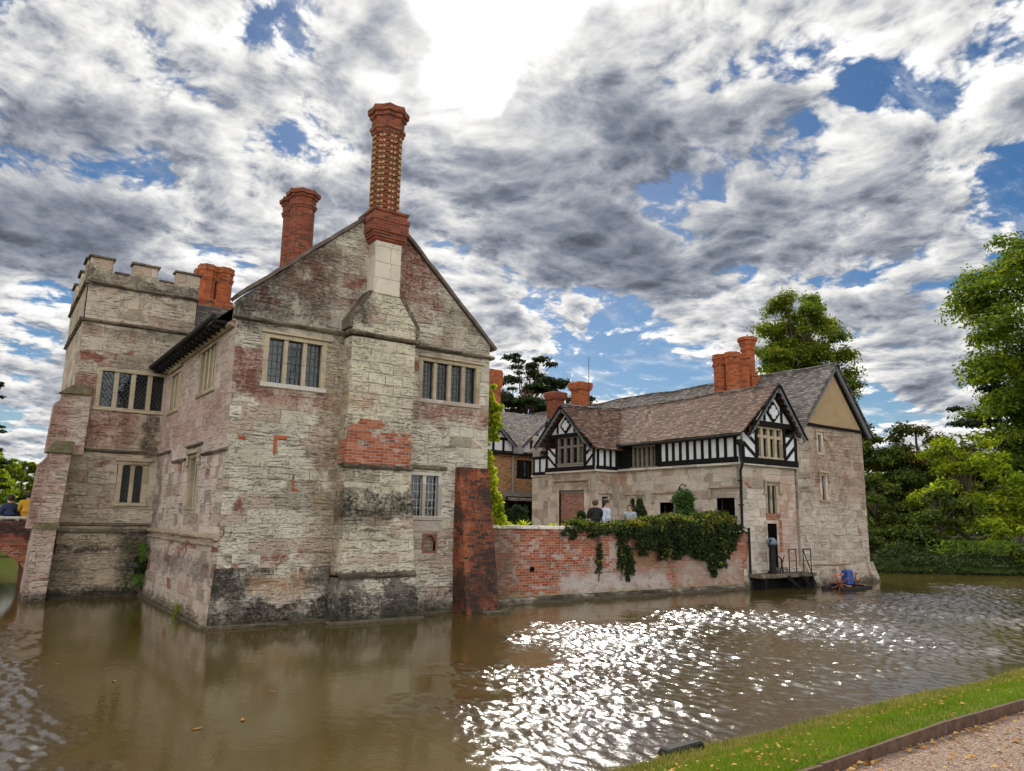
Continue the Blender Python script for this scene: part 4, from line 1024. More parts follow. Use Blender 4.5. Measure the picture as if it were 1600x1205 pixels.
window(blk, wb, *W2b[:2], *W2b[2:], 1, fw=.14, grid=(2, 6), arch=True, hood=True, hooddrop=.3, sill='dressed', mat='range')
# brick chimneys
c4 = MB(); c4.box(26.95, 28.3, 20.75, 22.05, 6.6, 8.2); c4o = c4.build('chimney', MS['brick_orange'], blk)
tag(c4o, 'stout orange brick chimney of clustered shafts on the roof valley')
for dx, dy in ((27.28, 21.75), (27.28, 21.08), (27.95, 21.75), (27.95, 21.08)):
    chimney_shaft(c4o, dx, dy, .33, 8.15, 10.0, 'brick_orange', capr=1.18)
c5 = MB(); c5.box(28.7, 29.5, 21.1, 22.0, 8.0, 9.2); c5o = c5.build('chimney', MS['brick_orange'], blk); tag(c5o, 'taller single brick shaft with a square banded head')
m = MB(); prof = [(9.2, .42), (9.3, .42), (9.35, .33), (10.4, .31), (10.42, .36), (10.5, .36), (10.52, .32), (10.62, .33), (10.72, .40), (10.86, .42), (10.88, .48), (11.02, .49), (11.05, .44)]
m.loft([oct_(29.0, 21.5, r, z) for z, r in prof]); m.build('shaft', MS['brick_orange'], c5o)
for (cx, cy, zt, nm) in ((29.3, 34.0, 10.65, 'brick_orange'), (29.3, 36.4, 10.35, 'brick_chimney')):
    m = MB(); m.loft([sqr(cx, cy, r, z) for z, r in ((8.6, .40), (zt - .55, .40), (zt - .45, .50), (zt - .3, .54), (zt - .05, .54), (zt, .48))]); q = m.build('chimney', MS[nm], blk)
m = MB(); m.tube([(29.47, 33.4, 9.1), (29.47, 33.4, 12.2)], .018, 5); m.build('aerial', MS['iron'], blk)

# ================================================================ brick range at the back of the court
br_ = thing('brick_court_range', (24, 35, TZ), 'pale orange brick range with small black and white gables at the back of the court', 'house')
YN = 35.0
m = MB(); W = (25.33, 26.36, 4.8, 5.72)
wall(m, 'y', YN, 11.5, 26.62, 0, 6.15, [W], -1, .2); m.quad((11.5, YN, 0), (11.5, 42, 0), (11.5, 42, 7), (11.5, YN, 7))
m.build('wall', MS['brick_court'], br_, fix=False)
wn = WF('y', YN, -1)
window(br_, wn, *W[:2], *W[2:], 4, fw=.06, mw=.05, grid=(2, 4), mat='timber', sill='timber', proud=.0)
rf = MB()
rf.quad((11.5, YN - .3, 6.1), (31, YN - .3, 6.1), (31, 38.95, 9.15), (11.5, 38.95, 9.15)); rf.quad((11.5, 38.95, 9.15), (31, 38.95, 9.15), (31, 42.6, 6.1), (11.5, 42.6, 6.1))
wnj = WF('y', YN - .25, -1)
for gx, hw, az, nm in ((20.2, 1.5, 7.8, 0), (23.45, 1.55, 7.8, 1), (27.0, 1.95, 8.1, 2)):
    ez = 6.35
    zb = lambda z: (z - 6.1) / (9.15 - 6.1) * (38.95 - YN + .3) + YN - .3
    for s in (-1, 1):
        rf.poly([(gx + s * (hw + .1), YN - .65, ez - .1), (gx, YN - .65, az), (gx, zb(az) + .1, az), (gx + s * (hw + .1), zb(ez) + .1, ez - .1)])
    p = MB(); wnj.prism(p, [(gx - hw, 6.1), (gx + hw, 6.1), (gx + hw, ez), (gx, az - .12), (gx - hw, ez)], 0, .2); p.build('plaster_panel', MS['plaster'], br_)
    t = MB(); wnj.box(t, gx - hw - .05, gx + hw + .05, 5.98, 6.2, -.06, -.001); wnj.box(t, gx - hw * .62, gx + hw * .62, 6.8, 6.95, -.05, -.001)
    for f in (-.9, -.45, 0, .45, .9): wnj.box(t, gx + hw * f - .07, gx + hw * f + .07, 6.2, min(6.8, 6.2 + (az - 6.3) * (1 - abs(f)) + .15), -.05, -.001)
    for f in (-.22, .22): wnj.box(t, gx + hw * f - .06, gx + hw * f + .06, 6.95, 7.35, -.05, -.001)
    t.build('timber_frame', MS['timber'], br_)
    barge(br_, wnj, (gx, az - .03), (gx - hw - .15, ez - .22)); barge(br_, wnj, (gx, az - .03), (gx + hw + .15, ez - .22))
ro = rf.build('roof', MS['tiles_grey'], br_, fix=False)
sl = ro.modifiers.new('thickness', 'SOLIDIFY'); sl.thickness = .06; sl.offset = 0
m = MB(); m.tube([(24.95, YN - .3, 6.2), (24.95, YN - .12, 5.9), (24.95, YN - .12, 3.9)], .055, 8); m.box(24.75, 25.2, YN - .8, YN - .4, 6.05, 6.4); m.build('drainpipe', MS['lead'], br_)
m = MB(); m.loft([sqr(23.95, 35.75, r, z) for z, r in ((6.3, .40), (9.9, .38), (10.0, .42), (10.15, .46), (10.9, .46), (11.0, .42))]); q = m.build('chimney', MS['brick_orange'], br_); tag(q, 'plain orange brick chimney stack rising from the court wall')
# dark glazed lean-to
lt_ = thing('court_lean_to', (25, 34.4, TZ), 'dark timber lean-to with a row of tiled hoods against the brick court wall', 'lean-to')
m = MB()
for i in range(5): m.box(23.9 + i * .62, 24.02 + i * .62, 33.9, 34.02, TZ, 3.6)
m.box(23.9, 26.6, 33.88, 34.04, 3.45, 3.6); m.box(23.9, 26.6, 34.75, 34.9, TZ, 3.6); m.build('frame', MS['timber'], lt_)
for i in range(4):
    m = MB(); a = 23.92 + i * .64; m.hexa([(a, 33.6, 3.35), (a + .56, 33.6, 3.35), (a + .56, 34.95, 3.7), (a, 34.95, 3.7), (a, 33.6, 3.43), (a + .56, 33.6, 3.43), (a + .56, 34.95, 3.95), (a, 34.95, 3.95)]); m.build('hood', MS['grey_wood'], lt_)

# ================================================================ garden wall
gwall = thing('garden_wall', (17.5, 17.7, 0), 'long whitened red brick garden wall with a stone coping standing in the moat, ivy spilling over it', 'wall')
YG = 17.68
m = MB(); m.hexa([(11.3, YG - .02, .18), (XR + .02, YG - .02, .18), (XR + .02, YG + .38, .18), (11.3, YG + .38, .18), (11.3, YG, 2.1), (XR + .4, YG, 2.02), (XR + .4, YG + .38, 2.02), (11.3, YG + .38, 2.1)])
m.build('brickwork', MS['brick_garden'], gwall)
m = MB(); n = 16
for i in range(n):
    a, b = 11.3 + (XR + .4 - 11.3) * i / n, 11.3 + (XR + .4 - 11.3) * (i + 1) / n; z = 2.11 - .08 * i / n
    j = RND.uniform(-.012, .012)
    m.taper((a + .004, b - .004, YG - .07 + j, YG + .45 + j), (a + .004, b - .004, YG - .04 + j, YG + .42 + j), z, z + .1)
m.build('coping', MS['sill'], gwall, bevel=.012, jit=.004)
m = MB(); m.hexa([(11.3, YG - .14, -.5), (XR, YG - .14, -.5), (XR, YG + .1, -.5), (11.3, YG + .1, -.5), (11.3, YG - .12, .14), (XR, YG - .12, .14), (XR, YG + .1, .2), (11.3, YG + .1, .2)]); m.build('stone_footing', MS['plinth'], gwall, jit=.0)
m = MB(); m.box(11.2, XR, YG - .24, YG - .1, -.4, .07); m.build('water_ledge', MS['string_pale'], gwall, bevel=.02)
m = MB(); m.tube([(13.35, YG - .03, .95), (13.35, YG - .08, .95)], .07, 10); m.build('drain_hole', MS['dark'], gwall)

# ================================================================ landing stage with rails and pump
sg_ = thing('landing_stage', (25, 16.9, 0), 'dark stone landing stage jutting over the moat below the timber gable', 'platform')
m = MB(); m.box(23.25, 26.6, 16.98, 17.66, .40, .54); m.build('deck', MS['string'], sg_, bevel=.02, jit=.01)
m = MB()
for x in (23.4, 25.0, 26.3): m.box(x, x + .16, 17.02, 17.16, -.5, .40); m.box(x, x + .12, 17.3, 17.42, -.5, .42)
m.bar((24.7, 16.95, .42), (25.3, 16.6, -.2), .12); m.bar((25.6, 16.95, .42), (26.0, 16.6, -.2), .1); m.box(23.3, 26.5, 17.4, 17.46, -.3, .38)
m.build('props', MS['timber'], sg_)
for (a, b) in ((24.95, 25.4), (25.85, 26.35)):
    m = MB(); y = 17.04
    for x in (a, b): m.tube([(x, y, .55), (x, y, 1.42)], .02, 6)
    m.tube([(a, y, 1.42), (b, y, 1.42)], .02, 6); m.tube([(a, y, 1.0), (b, y, 1.0)], .012, 6)
    if a > 25.5: m.tube([(a, y, 1.42), (b + .1, y - .1, .1)], .02, 6)
    m.build('railing', MS['iron'], sg_)
pu = thing('hand_pump', (24.3, 17.3, .54), 'dark iron water pump with a pale blue cover on the landing stage', 'pump')
m = MB(); m.loft([oct_(24.3, 17.3, r, z) for z, r in ((.54, .19), (.62, .19), (.64, .13), (1.5, .12), (1.52, .17), (1.58, .17))]); m.build('barrel', MS['iron'], pu, smooth=False)
m = MB(); m.loft([oct_(24.3, 17.3, r, z) for z, r in ((1.58, .14), (1.62, .19), (1.74, .19), (1.84, .08))]); m.build('cover', plain('pale_blue_cover', (.16, .22, .30), .6), pu, smooth=True)
m = MB(); m.tube([(24.3, 17.25, 1.7), (24.0, 17.15, 1.78), (23.9, 17.13, 1.55)], .025, 6); m.tube([(24.45, 17.25, 1.2), (24.62, 17.15, 1.1), (24.62, 17.1, .56)], .03, 6); m.tube([(24.5, 17.15, .56), (24.75, 17.1, 1.2)], .02, 6); m.build('handle', MS['iron'], pu)

# aerator raft ---------------------------------------------------------------
ar = thing('paddle_aerator', (26.75, 15.9, 0), 'floating aerator with a blue motor box and orange paddle wheels beside the tall block', 'aerator')
for y in (15.5, 16.25):
    m = MB(); n = 12; rs = []
    for i in range(n + 1):
        t = i / n; w = .17 * math.sin(math.pi * min(1, max(0, t)) * .96 + .06) ** .5; x = 25.75 + 2.0 * t
        rs.append([(x, y - w, .02), (x, y - w * .6, -.08), (x, y + w * .6, -.08), (x, y + w, .02), (x, y + w * .7, .12), (x, y - w * .7, .12)])
    m.loft(rs); m.build('float', MS['iron'], ar, smooth=True)
m = MB(); m.bar((26.5, 15.4, .15), (26.5, 16.35, .15), .06); m.bar((27.1, 15.4, .15), (27.1, 16.35, .15), .06); m.tube([(26.15, 15.87, .22), (27.55, 15.87, .22)], .025, 8); m.build('crossbar', MS['iron'], ar)
m = MB(); m.box(26.62, 26.98, 15.7, 16.02, .15, .7); m.build('motor_box', plain('blue_plastic', (.02, .07, .30), .45), ar, bevel=.05)
orange = plain('faded_orange_plastic', (.42, .14, .07), .6)
for x in (26.33, 27.3):
    m = MB()
    for k in range(8):
        a = k * math.pi / 4 + .2
        c_, s_ = math.cos(a), math.sin(a)
        m.bar((x, 15.87, .22), (x, 15.87 + c_ * .36, .22 + s_ * .36), .03)
        m.bar((x - .13, 15.87 + c_ * .34, .22 + s_ * .34), (x + .13, 15.87 + c_ * .34, .22 + s_ * .34), .1, .02, up=(0, -s_, c_))
    m.build('paddle_wheel', orange, ar)

# ================================================================ brick bridge to the tower
bg = thing('brick_bridge', (-4, 27.5, 0), 'old red brick bridge with a segmental arch running to the left of the tower', 'bridge')
m = MB(); YBg = 27.4
pts = [(1.75, -.6), (1.75, 2.1), (-16, 2.25), (-16, -.6), (-14, -.6), (-14, .2)]
arc = []
for k in range(13):
    t = math.pi * k / 12; arc.append((-1.1 - 2.5 * math.cos(t), .55 + .92 * math.sin(t)))
pts = [(1.95, -.6), (1.95, 2.06), (-16, 2.22), (-16, -.6), (-9.6, -.6), (-9.6, .3)] + [(-7.0 - 2.6 * math.cos(math.pi * k / 12), .3 + 1.05 * math.sin(math.pi * k / 12)) for k in range(1, 12)] + [(-4.4, .3), (-4.4, -.6), (-3.6, -.6)] + arc + [(1.4, -.6)]
pts.reverse()
m.prism(pts, 'y', YBg, YBg + 3.2); m.build('brickwork', MS['brick_bridge'], bg)
m = MB()
for k in range(20):
    a0, a1 = math.pi * k / 20 + .01, math.pi * (k + 1) / 20 - .01
    q = lambda a, r, s: (-1.1 - (2.5 + r) * math.cos(a), .55 + (.92 + r) * math.sin(a))
    m.prism([q(a0, -.02, 1), q(a1, -.02, 1), q(a1, .26, 1), q(a0, .26, 1)], 'y', YBg - .03, YBg + .1)
m.build('arch_ring', MS['brick_patch'], bg)
m = MB(); m.box(-16, 1.8, YBg - .05, YBg + .38, 2.12, 2.2); m.build('coping', MS['sill'], bg, bevel=.015)
# ---------------------------------------------------------------- camera
H = 2.4
pt, rl, yw = rad(10.169), rad(.955), rad(35.399)
f_ = Vector((math.sin(yw) * math.cos(pt), math.cos(yw) * math.cos(pt), math.sin(pt)))
R_ = Vector((math.cos(yw), -math.sin(yw), 0)); U_ = R_.cross(f_)
R2 = R_ * math.cos(rl) + U_ * math.sin(rl); U2 = R2.cross(f_)
cd = bpy.data.cameras.new('camera'); cam = bpy.data.objects.new('camera', cd); COL.objects.link(cam)
M = Matrix((R2, U2, -f_)).transposed().to_4x4(); M.translation = Vector((0, 0, H)); cam.matrix_world = M
cd.sensor_width = 36; cd.lens = 36 * 1156 / 1600; cd.clip_start = .1; cd.clip_end = 3000
scene.camera = cam
scene.render.resolution_x, scene.render.resolution_y = 1024, 771
scene.view_settings.view_transform = 'Standard'; scene.view_settings.look = 'None'
scene.render.engine = 'CYCLES'
# ---------------------------------------------------------------- sky and sun
SUN = Vector((.4461, .6739, .5889)).normalized()
el = math.asin(SUN.z); az = math.atan2(SUN.x, SUN.y)
sd = bpy.data.lights.new('sun', 'SUN'); so_ = bpy.data.objects.new('sun', sd); COL.objects.link(so_)
sd.energy = 2.0; sd.angle = rad(8); sd.color = (1, .93, .82)
so_.rotation_euler = (-SUN).to_track_quat('-Z', 'Y').to_euler()
W_ = bpy.data.worlds.new('World'); scene.world = W_; W_.use_nodes = True
W_.cycles.sampling_method = 'MANUAL'; W_.cycles.sample_map_resolution = 1024
nt = W_.node_tree; nt.nodes.clear()
class GW(G):
    def __init__(s): s.nt = nt; s.out = s.n('ShaderNodeOutputWorld')
g = GW()
d = g.n('ShaderNodeTexCoord').outputs['Generated']
sky = g.n('ShaderNodeTexSky', sky_type='NISHITA', sun_disc=False, sun_elevation=el, sun_rotation=az, altitude=100, air_density=1.0, dust_density=.3, ozone_density=3.)
sep = g.n('ShaderNodeSeparateXYZ', {0: d}).outputs
zz = g.m('ADD', g.m('MAXIMUM', sep[2], 0.), .20)
pl = g.n('ShaderNodeCombineXYZ', {0: g.m('DIVIDE', sep[0], zz), 1: g.m('DIVIDE', sep[1], zz), 2: g.m('MULTIPLY', sep[2], .6)}).outputs[0]
def D(px, py):
    v = f_ * 1156 + R2 * (px - 800) - U2 * (py - 602.5); return v.normalized()
dn_ = None
def near(px, py, r0, r1, dd=None):
    """soft round patch of sky about a direction; r in degrees"""
    v = D(px, py); dt = g.vm('DOT_PRODUCT', dd if dd is not None else d, tuple(v))
    return g.sstep(dt, math.cos(rad(r1)), math.cos(rad(r0)))
warp = g.vm('ADD', pl, g.vm('MULTIPLY', g.vm('SUBTRACT', g.n('ShaderNodeTexNoise', {'Vector': pl, 'Scale': 2.2, 'Detail': 5.}).outputs[1], (.5, .5, .5)), (.22, .22, .1)))
def dens(v):
    a = g.noise(v, 2.6, 4, .55, .0)
    vo = g.n('ShaderNodeTexVoronoi', {'Vector': g.map(v, (1, 1, .3)), 'Scale': 5.6, 'Detail': 4., 'Roughness': .6, 'Lacunarity': 2.1}, feature='F1', normalize=True, voronoi_dimensions='2D').outputs[0]
    b = g.noise(v, 9., 5, .65, .0)
    return g.m('ADD', g.m('MULTIPLY', a, .58), g.m('ADD', g.m('MULTIPLY', g.m('SUBTRACT', .62, vo), .42), g.m('MULTIPLY', b, .26)))
sh2 = (SUN.x / (SUN.z + .20), SUN.y / (SUN.z + .20), 0)
toward = g.vm('SUBTRACT', sh2, pl)
tn_ = g.n('ShaderNodeVectorMath', {0: toward}, operation='NORMALIZE').outputs[0]
off = g.vm('ADD', warp, g.vm('MULTIPLY', tn_, (.045, .045, 0)))
d0 = dens(warp); d1 = dens(off)
def patches(L):
    o = None
    for (px, py, r0, r1, a) in L:
        q = g.m('MULTIPLY', near(px, py, r0, r1), a); o = q if o is None else g.m('ADD', o, q)
    return o
# cover everywhere, blue breaks here and there
gaps = patches(((500, 215, .3, 4., .12), (290, 85, .3, 4., .06), (640, 130, 0, 3, .12), (50, 500, .3, 3.5, .12), (20, 640, 0, 3, .08), (950, 550, .5, 6., .13), (850, 600, .5, 5, .10), (1345, 130, .2, 2.5, .06), (1450, 120, 0, 3, .06), (1560, 300, .3, 3.5, .08), (1350, 640, 0, 4, .12), (1590, 60, 0, 4, .10), (850, 480, 0, 2.5, .1), (450, 30, 0, 4, .1), (1060, 600, 0, 4, .1)))
dark = patches(((900, 330, 2, 12, .75), (1120, 260, 2, 10, .6), (1330, 330, 2, 12, .4), (60, 310, 1, 8, .9), (230, 300, 2, 10, .3), (1440, 490, 1, 4, .5), (1440, 610, 1, 4., .45), (60, 610, 1, 6, .4), (1030, 390, 1, 8, .5), (640, 10, 0, 4, .4), (1250, 470, 2, 7, .25), (620, 420, 0, 7, .2)))
cover = g.m('ADD', g.m('SUBTRACT', g.m('ADD', d0, COV), gaps), g.m('MULTIPLY', near(770, 60, 3, 10), .35))
alpha = g.sstep(cover, .47, .535)
wisp = g.m('MULTIPLY', g.sstep(g.noise(g.map(warp, (1, 1.6, 1)), 5.5, 8, .7), .45, .75), .55)
alpha = g.m('MAXIMUM', alpha, wisp)
thick = g.sstep(cover, .50, .70)
lit = g.m('ADD', .5, g.m('MULTIPLY', g.m('SUBTRACT', d0, d1), 5.5), clamp=True)
br_n = g.m('MULTIPLY', g.m('SUBTRACT', 1.08, g.m('MULTIPLY', thick, .55)), g.m('ADD', .36, g.m('MULTIPLY', lit, .80)))
br_n = g.m('MULTIPLY', br_n, g.m('SUBTRACT', 1.06, g.m('MULTIPLY', g.m('MINIMUM', dark, 1.), .46)))
dn_ = g.n('ShaderNodeVectorMath', {0: g.vm('ADD', d, g.vm('MULTIPLY', g.vm('SUBTRACT', g.n('ShaderNodeTexNoise', {'Vector': warp, 'Scale': 4., 'Detail': 6.}).outputs[1], (.5, .5, .5)), (.24, .24, .24)))}, operation='NORMALIZE').outputs[0]
sunny = near(775, 10, 2., 15., dn_)
core = near(775, -15, 0., 7.2, dn_)
fr_ = g.m('ADD', g.m('MULTIPLY', g.m('POWER', sunny, 2.), .35), g.m('MULTIPLY', g.m('POWER', core, 2.2), 3.2))
br_n = g.m('ADD', br_n, fr_)
# glow added to the unseen sky above the picture, feeding glints on the waves
up = g.m('MULTIPLY', g.sstep(sep[2], .60, .80), g.sstep(g.vm('DOT_PRODUCT', d, tuple(SUN)), .50, .90))
br_n = g.m('ADD', br_n, g.m('MULTIPLY', up, 2.4))
alpha = g.m('MAXIMUM', alpha, g.m('MULTIPLY', up, .85))
# sunlit clouds behind the camera, out of view, brightened to light the facades
back = g.sstep(g.vm('DOT_PRODUCT', d, tuple(SUN)), .15, -.6)
br_n = g.m('MULTIPLY', br_n, g.m('ADD', 1., g.m('MULTIPLY', back, BACK_GAIN)))
cc_ = g.mix(g.sstep(br_n, .2, .8), (.60, .68, .86), (1., .99, .97))
skc = g.n('ShaderNodeHueSaturation', {'Saturation': 1.3, 'Value': 1., 'Color': sky.outputs[0]}).outputs[0]
bg1 = g.n('ShaderNodeBackground', {'Color': skc, 'Strength': SKY_S})
bg2 = g.n('ShaderNodeBackground', {'Color': cc_, 'Strength': g.m('MULTIPLY', br_n, CLOUD_S)})
# below the horizon: dim earth
mx = g.n('ShaderNodeMixShader', {0: alpha, 1: bg1.outputs[0], 2: bg2.outputs[0]})
nt.links.new(mx.outputs[0], g.out.inputs[0])
scene.view_settings.exposure = EXPO
# ================================================================ ground, moat, banks
def lerp(a, b, t): return a + (b - a) * t
def sm(t): t = np.clip(t, 0, 1); return t * t * (3 - 2 * t)
MX0, MX1, MY0, MY1 = -14., 41.5, 5.60, 47.
def east_edge(y):   # the right bank runs at a slant
    return np.interp(y, [0, 6, 16, 21, 30, 50], [52, 50, 42.7, 37.0, 36.0, 36.5])
def ground_z(x, y):
    inside = np.minimum(np.minimum(x - MX0, east_edge(y) - x), np.minimum(y - MY0, MY1 - y))
    w = .25 * np.sin(x * .9) * np.sin(y * .7 + 1) + .12 * np.sin(x * 2.7 + y)
    inside = inside + w * np.where(y < 8, .18, .6)
    d = -inside     # distance outside the moat
    near = .05 + .72 * sm(d / 2.4)
    far = .35 + 1.0 * sm(d / 2.5) * np.where(x > 30, .35, 1) + 1.7 * sm((d - 3) / 30) * np.where(x > 30, .1, 1)
    land = np.where(y < 12, near, far)
    land = land + .015 * np.sin(x * 1.3) * np.cos(y * 1.1)
    return np.where(d > 0, land, -1.2 + 0 * d) 
def axis(lo, a, b, hi, fine):
    o = [lo]; s = [-(2. ** k) for k in range(9, 0, -1)]
    L = [a + q * (a - lo) / 512 for q in s]; Rr = [b + (2. ** k) * (hi - b) / 512 for k in range(0, 10)]
    return np.array(sorted(set([lo] + L + list(np.arange(a, b, fine)) + [b] + Rr)))
xs = axis(-700, -24, 62, 900, .5); ys_ = np.concatenate([np.arange(-8, 2.5, 1.), np.arange(2.5, 6.4, .12), np.arange(6.4, 52, .5)])
ys_ = np.array(sorted(set([-500, -250, -120, -60, -30, -15] + list(ys_) + [54, 58, 64, 72, 82, 100, 130, 180, 260, 400, 700, 1100])))
Xg, Yg = np.meshgrid(xs, ys_, indexing='ij')
Zg = ground_z(Xg, Yg)
# path beside the verge is flat behind the timber edging
Zg = np.where(Yg < 3.15, .69, Zg)
nx, ny = Xg.shape
V = np.stack([Xg, Yg, Zg], -1).reshape(-1, 3)
I = np.arange(nx * ny).reshape(nx, ny)
F = np.stack([I[:-1, :-1], I[1:, :-1], I[1:, 1:], I[:-1, 1:]], -1).reshape(-1, 4)
g = G('grass_and_earth_ground'); p = g.pos()
n1 = g.noise(p, 1.2, 6, .65); n2 = g.noise(p, 25, 4, .7); n3 = g.noise(p, .25, 3)
grass = g.mix(n2, (.045, .085, .012), (.13, .20, .03)); grass = g.mix(g.m('MULTIPLY', g.sstep(n1, .50, .68), .75), grass, (.20, .15, .07))
z = g.n('ShaderNodeSeparateXYZ', {0: p}).outputs
mud = g.mix(n1, (.03, .025, .015), (.08, .06, .035))
grass = g.mix(g.sstep(z[2], .10, .03), grass, mud)
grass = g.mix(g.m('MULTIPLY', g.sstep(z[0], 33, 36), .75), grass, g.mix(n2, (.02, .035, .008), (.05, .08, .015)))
g.bsdf(grass, .95, g.bump(g.m('ADD', n2, n1), .8, .03), **{'Specular IOR Level': .2})
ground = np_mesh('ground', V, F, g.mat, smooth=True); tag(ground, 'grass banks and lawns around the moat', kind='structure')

# island inside the moat (court)
m = MB(); m.box(11.0, 26.6, 18.0, 35, -.5, TZ); ct = m.build('courtyard', plain('court_gravel', (.30, .26, .20), .95, 0, .3, 9, .6)); tag(ct, kind='structure', label='gravelled court behind the garden wall')

# water: real waves, ruffled where the wind reaches and calm in the lee of the house
rw_ = np.random.default_rng(77)
wx_ = np.unique(np.round(np.concatenate([[-30, -22, -15, -10, -6], np.arange(-3, -1, .06), np.arange(-1, 2.6, .025), np.arange(2.6, 22, .032), np.arange(22, 43, .07), [46, 52, 60]]), 4))
wy_ = np.unique(np.round(np.concatenate([[3, 4.5], np.arange(5.3, 10.5, .034), np.arange(10.5, 16, .05), np.arange(16, 24, .1), [26, 29, 33, 38, 44, 50, 55]]), 4))
WX, WY = np.meshgrid(wx_, wy_, indexing='ij')
def slow(x, y, s, k): return sum(np.sin(x * s * a + y * s * b + c) for a, b, c in rw_.uniform(-1, 1, (k, 3)) * np.array([1.6, 1.6, 3.1])) / k
wob = slow(WX, WY, 1.3, 6) * 1.6
fine_w = slow(WX, WY, 4., 8)
lee = sm((WX - (3.7 + (WY - 6.75) * 1.03) + wob * 1.4 + fine_w) / 2.4 + .5)
far_ = sm((14.6 + .9 * np.clip((WX - 24) / 10, 0, 1) - WY + wob * .7 + fine_w) / 2.6 + .3)
leftw = sm((1.05 - WX + wob * .25 + fine_w * .35) / .6 + .4) * sm((21.5 - WY) / 4)
gust = .72 + .28 * np.clip(slow(WX, WY, .9, 5) * 2.5, -1, 1)
A = np.maximum(lee * far_ * gust, leftw * .62) + .011
edge = np.clip(np.minimum(np.minimum(WX + 3, 43 - WX), np.minimum(WY - 5.3, 24 - WY)) / 1.5, 0, 1)
hgt = np.zeros_like(WX)
for _ in range(72):
    lam = .135 * (.42 / .135) ** (rw_.uniform(0, 1) ** 1.3); th = rad(8) + rw_.normal(0, .62); k = 2 * math.pi / lam
    ph = (WX * math.cos(th) + WY * math.sin(th)) * k + rw_.uniform(0, 6.28) + .5 * slow(WX, WY, 1.1, 3)
    q = np.sin(ph); hgt += (np.abs(q + .35) ** 1.25 * np.sign(q + .35)) * lam / (2 * math.pi) * .066
V = np.stack([WX, WY, hgt * A * edge], -1).reshape(-1, 3); a_, b_ = WX.shape; I = np.arange(a_ * b_).reshape(a_, b_)
F = np.stack([I[:-1, :-1], I[1:, :-1], I[1:, 1:], I[:-1, 1:]], -1).reshape(-1, 4)
g = G('moat_water'); p = g.pos()
small = g.noise(g.map(p, (1.2, 1, 1)), 16., 2, .5, .3); broad = g.noise(p, 1.3, 2)
wd = g.n('ShaderNodeAttribute', attribute_name='wind').outputs['Fac']
small2 = g.noise(g.map(p, (1.5, .8, 1)), 26., 2, .5, .4)
bmp = g.bump(g.m('ADD', g.m('MULTIPLY', g.m('ADD', small, g.m('MULTIPLY', small2, .6)), g.m('ADD', .06, g.m('MULTIPLY', wd, .55))), g.m('MULTIPLY', broad, .15)), .6, .03)
wcol = g.mix(wd, g.mix(g.noise(p, .4, 3), (.075, .054, .014), (.100, .069, .017)), (.040, .024, .012))
b = g.bsdf(wcol, g.m('ADD', .03, g.m('MULTIPLY', wd, .22)), bmp, IOR=1.333, **{'Coat Weight': g.m('ADD', .12, g.m('MULTIPLY', wd, .7)), 'Coat Roughness': .16, 'Coat IOR': 1.5})
water = np_mesh('moat_water', V, F, g.mat, smooth=True)
at_ = water.data.attributes.new('wind', 'FLOAT', 'POINT'); at_.data.foreach_set('value', np.clip(A - .016, 0, 1).astype(np.float32).ravel())
tag(water, 'brown moat water, calm near the house and ruffled to the right', kind='structure')

# gravel path and timber edging
g = G('gravel_path'); p = g.pos()
v = g.n('ShaderNodeTexVoronoi', {'Vector': p, 'Scale': 75.}); v2 = g.n('ShaderNodeTexVoronoi', {'Vector': p, 'Scale': 38.})
c = g.ramp(g.n('ShaderNodeSeparateXYZ', {0: v.outputs['Color']}).outputs[0], [(0, (.17, .11, .08)), (.5, (.36, .25, .18)), (1, (.54, .42, .33))])
c = g.mix(g.m('MULTIPLY', g.noise(p, 3, 6), .6), c, (.34, .22, .15))
g.bsdf(c, .95, g.bump(g.m('ADD', g.m('MULTIPLY', v.outputs['Distance'], -1), g.m('MULTIPLY', v2.outputs['Distance'], -1.)), 1., .02))
pmat = g.mat
m = MB(); m.quad((-30, -4, .745), (60, -4, .745), (60, 3.10, .745), (-30, 3.10, .745)); path = m.build('gravel_path', pmat, fix=False); tag(path, 'pinkish gravel path along the bank', kind='structure')
m = MB(); n = 30
for i in range(n):
    a, b = -6 + i * 1.8, -6 + (i + 1) * 1.8; j = .02 * math.sin(a * 1.1); k = .02 * math.sin(b * 1.1)
    m.hexa([(a, 3.10 + j, .6), (b - .01, 3.10 + k, .6), (b - .01, 3.13 + k, .6), (a, 3.13 + j, .6), (a, 3.10 + j, .83 + j * .6), (b - .01, 3.10 + k, .83 + k * .6), (b - .01, 3.13 + k, .83 + k * .6), (a, 3.13 + j, .83 + j * .6)])
ed = m.build('timber_edging', plain('rusty_brown_board', (.10, .055, .035), .85, 0, .5, 12, .8), jit=.004); tag(ed, 'low brown timber board edging the gravel path', 'path edging')

